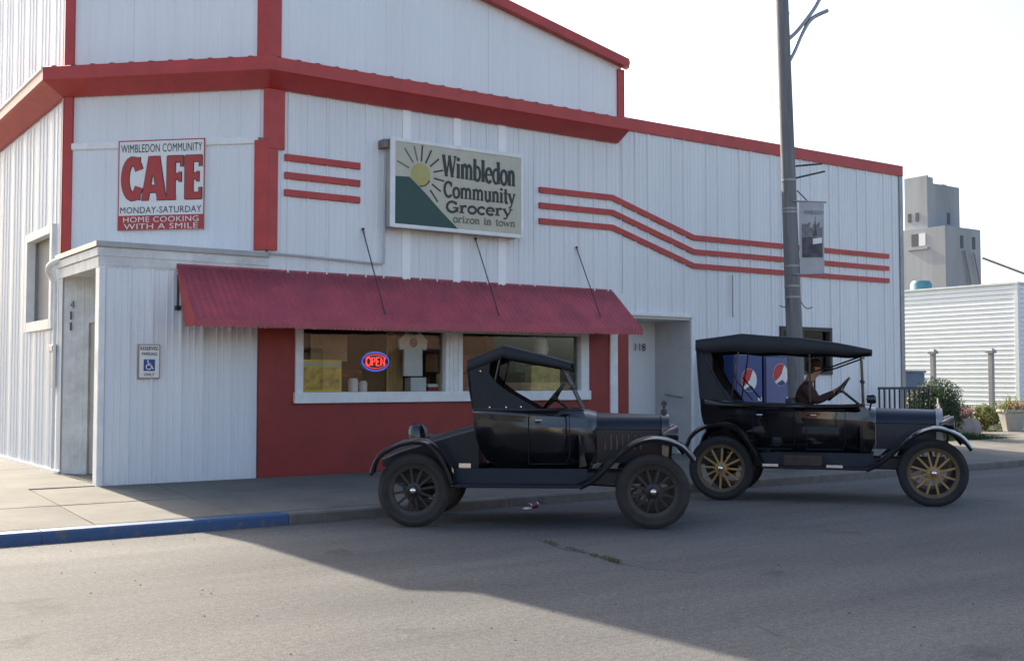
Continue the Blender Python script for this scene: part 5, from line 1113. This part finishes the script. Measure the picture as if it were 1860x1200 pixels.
# lap-sided building
S = thing('lap_sided_building', 'low white building with horizontal lap siding behind the garden', 'building', (34, 20.1, 0))
mb = MB(); mb.box((.05, .05, 0), (14, 14, 4.62)); wl = mb.build('wall', mat('lap_core', (.5, .5, .5), .8), S)
for i in range(30):
    z = .15 + i * .15; b0 = MB(); b0.add([(.0, .1, z), (.0, 14, z), (.035, 14, z + .165), (.035, .1, z + .165), (.04, .1, z), (.04, 14, z)], [(0, 1, 2, 3), (4, 5, 1, 0)]); b0.build('lap_board', M_lap, wl)
    b0 = MB(); b0.add([(.1, .0, z), (14, .0, z), (14, .035, z + .165), (.1, .035, z + .165), (.1, .04, z), (14, .04, z)], [(0, 1, 2, 3), (4, 5, 1, 0)]); b0.build('lap_board', M_lap, wl)
mb = MB(); mb.box((-.02, -.02, .05), (.1, .1, 4.66)); mb.build('corner_board', M_lap, S)
mb = MB(); mb.box((-.04, -.04, 4.662), (14.1, 14.1, 4.72)); mb.build('roof_edge', M_trimw, S)
# grain elevator
S = thing('grain_elevator', 'tall grey concrete grain elevator on the horizon', 'grain elevator', (133.8, 89.2, 0))
mb = MB(); mb.box((0, 0, -.2), (8.2, 12, 22.3)); eb = mb.build('main_block', M_elev, S)
mb = MB(); mb.box((.5, 3.0, 22.32), (8.0, 6.6, 28.6)); mb.box((.5, 3.0, 28.6), (.8, 6.6, 29.6)); mb.box((.8, 3.0, 28.6), (1.9, 3.2, 29.4)); et = mb.build('headhouse', M_elev, S)
for x0, y0, z0, z1, wd in ((-.06, 4.2, 19.9, 21.6, 1.0), (-.06, 3.0, 19.9, 21.6, 1.0)):
    mb = MB(); mb.box((x0, y0, z0), (.02, y0 + wd, z1)); mb.build('window', M_elevd if y0 > 4 else M_lap, eb)
mb = MB(); mb.box((-.2, 2.6, 19.4), (.0, 5.8, 19.7)); mb.build('ledge', M_elev, eb)
for x in (3.4, 6.2): 
    mb = MB(); mb.box((x, -.05, 19.5), (x + .7, .02, 21.2)); mb.build('window', M_elevd, eb)
for y in (4.4, 5.6):
    mb = MB(); mb.box((.42, y, 23.4), (.52, y + .45, 24.6)); mb.build('window', M_elevd, et)
mb = MB(); mb.box((5.0, 2.95, 23.2), (5.7, 3.02, 24.8)); mb.build('window', M_elevd, et)
mb = MB(); mb.tube([(4.0, -.3, 19.2), (5.6, -.5, 13.0)], .15, 6); mb.tube([(6.0, -.4, 19.0), (8.1, -.6, 11.0)], .12, 6); mb.build('spout', M_metal, eb)
mb = MB(); mb.tube([(8.1, -.3, 18.4), (14.0, -5.5, 15.2), (30.0, -20, 7.0)], .16, 6); mb.build('loading_leg', M_metal, eb)
mb = MB(); mb.tube([(2.6, 4, 28.6), (2.6, 4, 29.9)], .06, 5); mb.box((5.5, 4, 28.61), (6.6, 5, 29.0)); mb.build('roof_vent', M_metal, et)
# teal tank peeking over the lap-sided building
S = thing('teal_tank', 'teal tank showing above the lap-sided roof below the elevator', 'tank', (51.2, 35.6, 0))
mb = MB(); mb.lathe([(0, 0), (.55, 0), (.55, 6.55), (.45, 6.72), (0, 6.76)], n=20); mb.build('drum', mat('teal_paint', (.08, .25, .30), .5, var=.3), S, smooth=40)
mb = MB(); mb.box((.7, -.3, 6.1), (1.9, .3, 6.45)); mb.box((1.2, -.1, 0), (1.4, .1, 6.1)); mb.build('platform', mat('platform_white', (.6, .58, .52), .6), S)

# ================================================================== OTHER SIDE OF THE STREET (behind the camera, seen in the glass)
def opposite(x0, x1, hgt, label, wallm, openings):
    S = thing('storefront_building', label, 'building', (x0, -17.0, 0), group='buildings across the street')
    F = Frame((0, 0), (1, 0), (0, 1)); q = MB(); wall_boxes(q, F, 0, x1 - x0, 0, hgt, openings, -.3, 0); q.box((0, -12, 0), (x1 - x0, -.3, hgt - .4)); q.build('wall', wallm, S)
    q = MB(); F.box(q, -.1, x1 - x0 + .1, hgt + .002, hgt + .25, -.4, .15); q.build('cornice', M_trimw, S)
    for a, b, c, d in openings:
        q = MB(); F.box(q, a + .01, b - .01, c + .01, d - .01, -.2, -.17); q.build('window', M_glass, S)
opposite(-8, 5.5, 5.2, 'brick shop building across the street with wide windows', mat('brown_brick', (.22, .10, .065), .9, var=.3, scale=6, bump=.3), [(1, 4, .6, 2.6), (5, 6.2, .05, 2.5), (7.5, 12, .6, 2.6)])
opposite(6.5, 17, 4.6, 'tan stucco shop building across the street', mat('tan_stucco', (.45, .36, .25), .9, var=.2), [(1, 4.5, .7, 2.5), (5.4, 6.5, .05, 2.4), (7.4, 9.6, .7, 2.5)])
opposite(18.5, 32, 5.6, 'dark brown brick hall across the street', mat('dark_brown_brick', (.12, .075, .055), .8, var=.3), [(2, 4, 1, 3), (6, 7.4, .05, 2.6), (9, 11.5, 1, 3)])
opposite(-24, -9, 4.8, 'grey block garage building across the street', mat('grey_block', (.3, .3, .29), .9, var=.2), [(2, 6, .05, 3), (8, 12, .05, 3)])
q = MB(); q.box((-40, -16.98, -.1), (60, -13.4, .12)); tag(q.build('far_sidewalk', M_conc2), kind='structure')
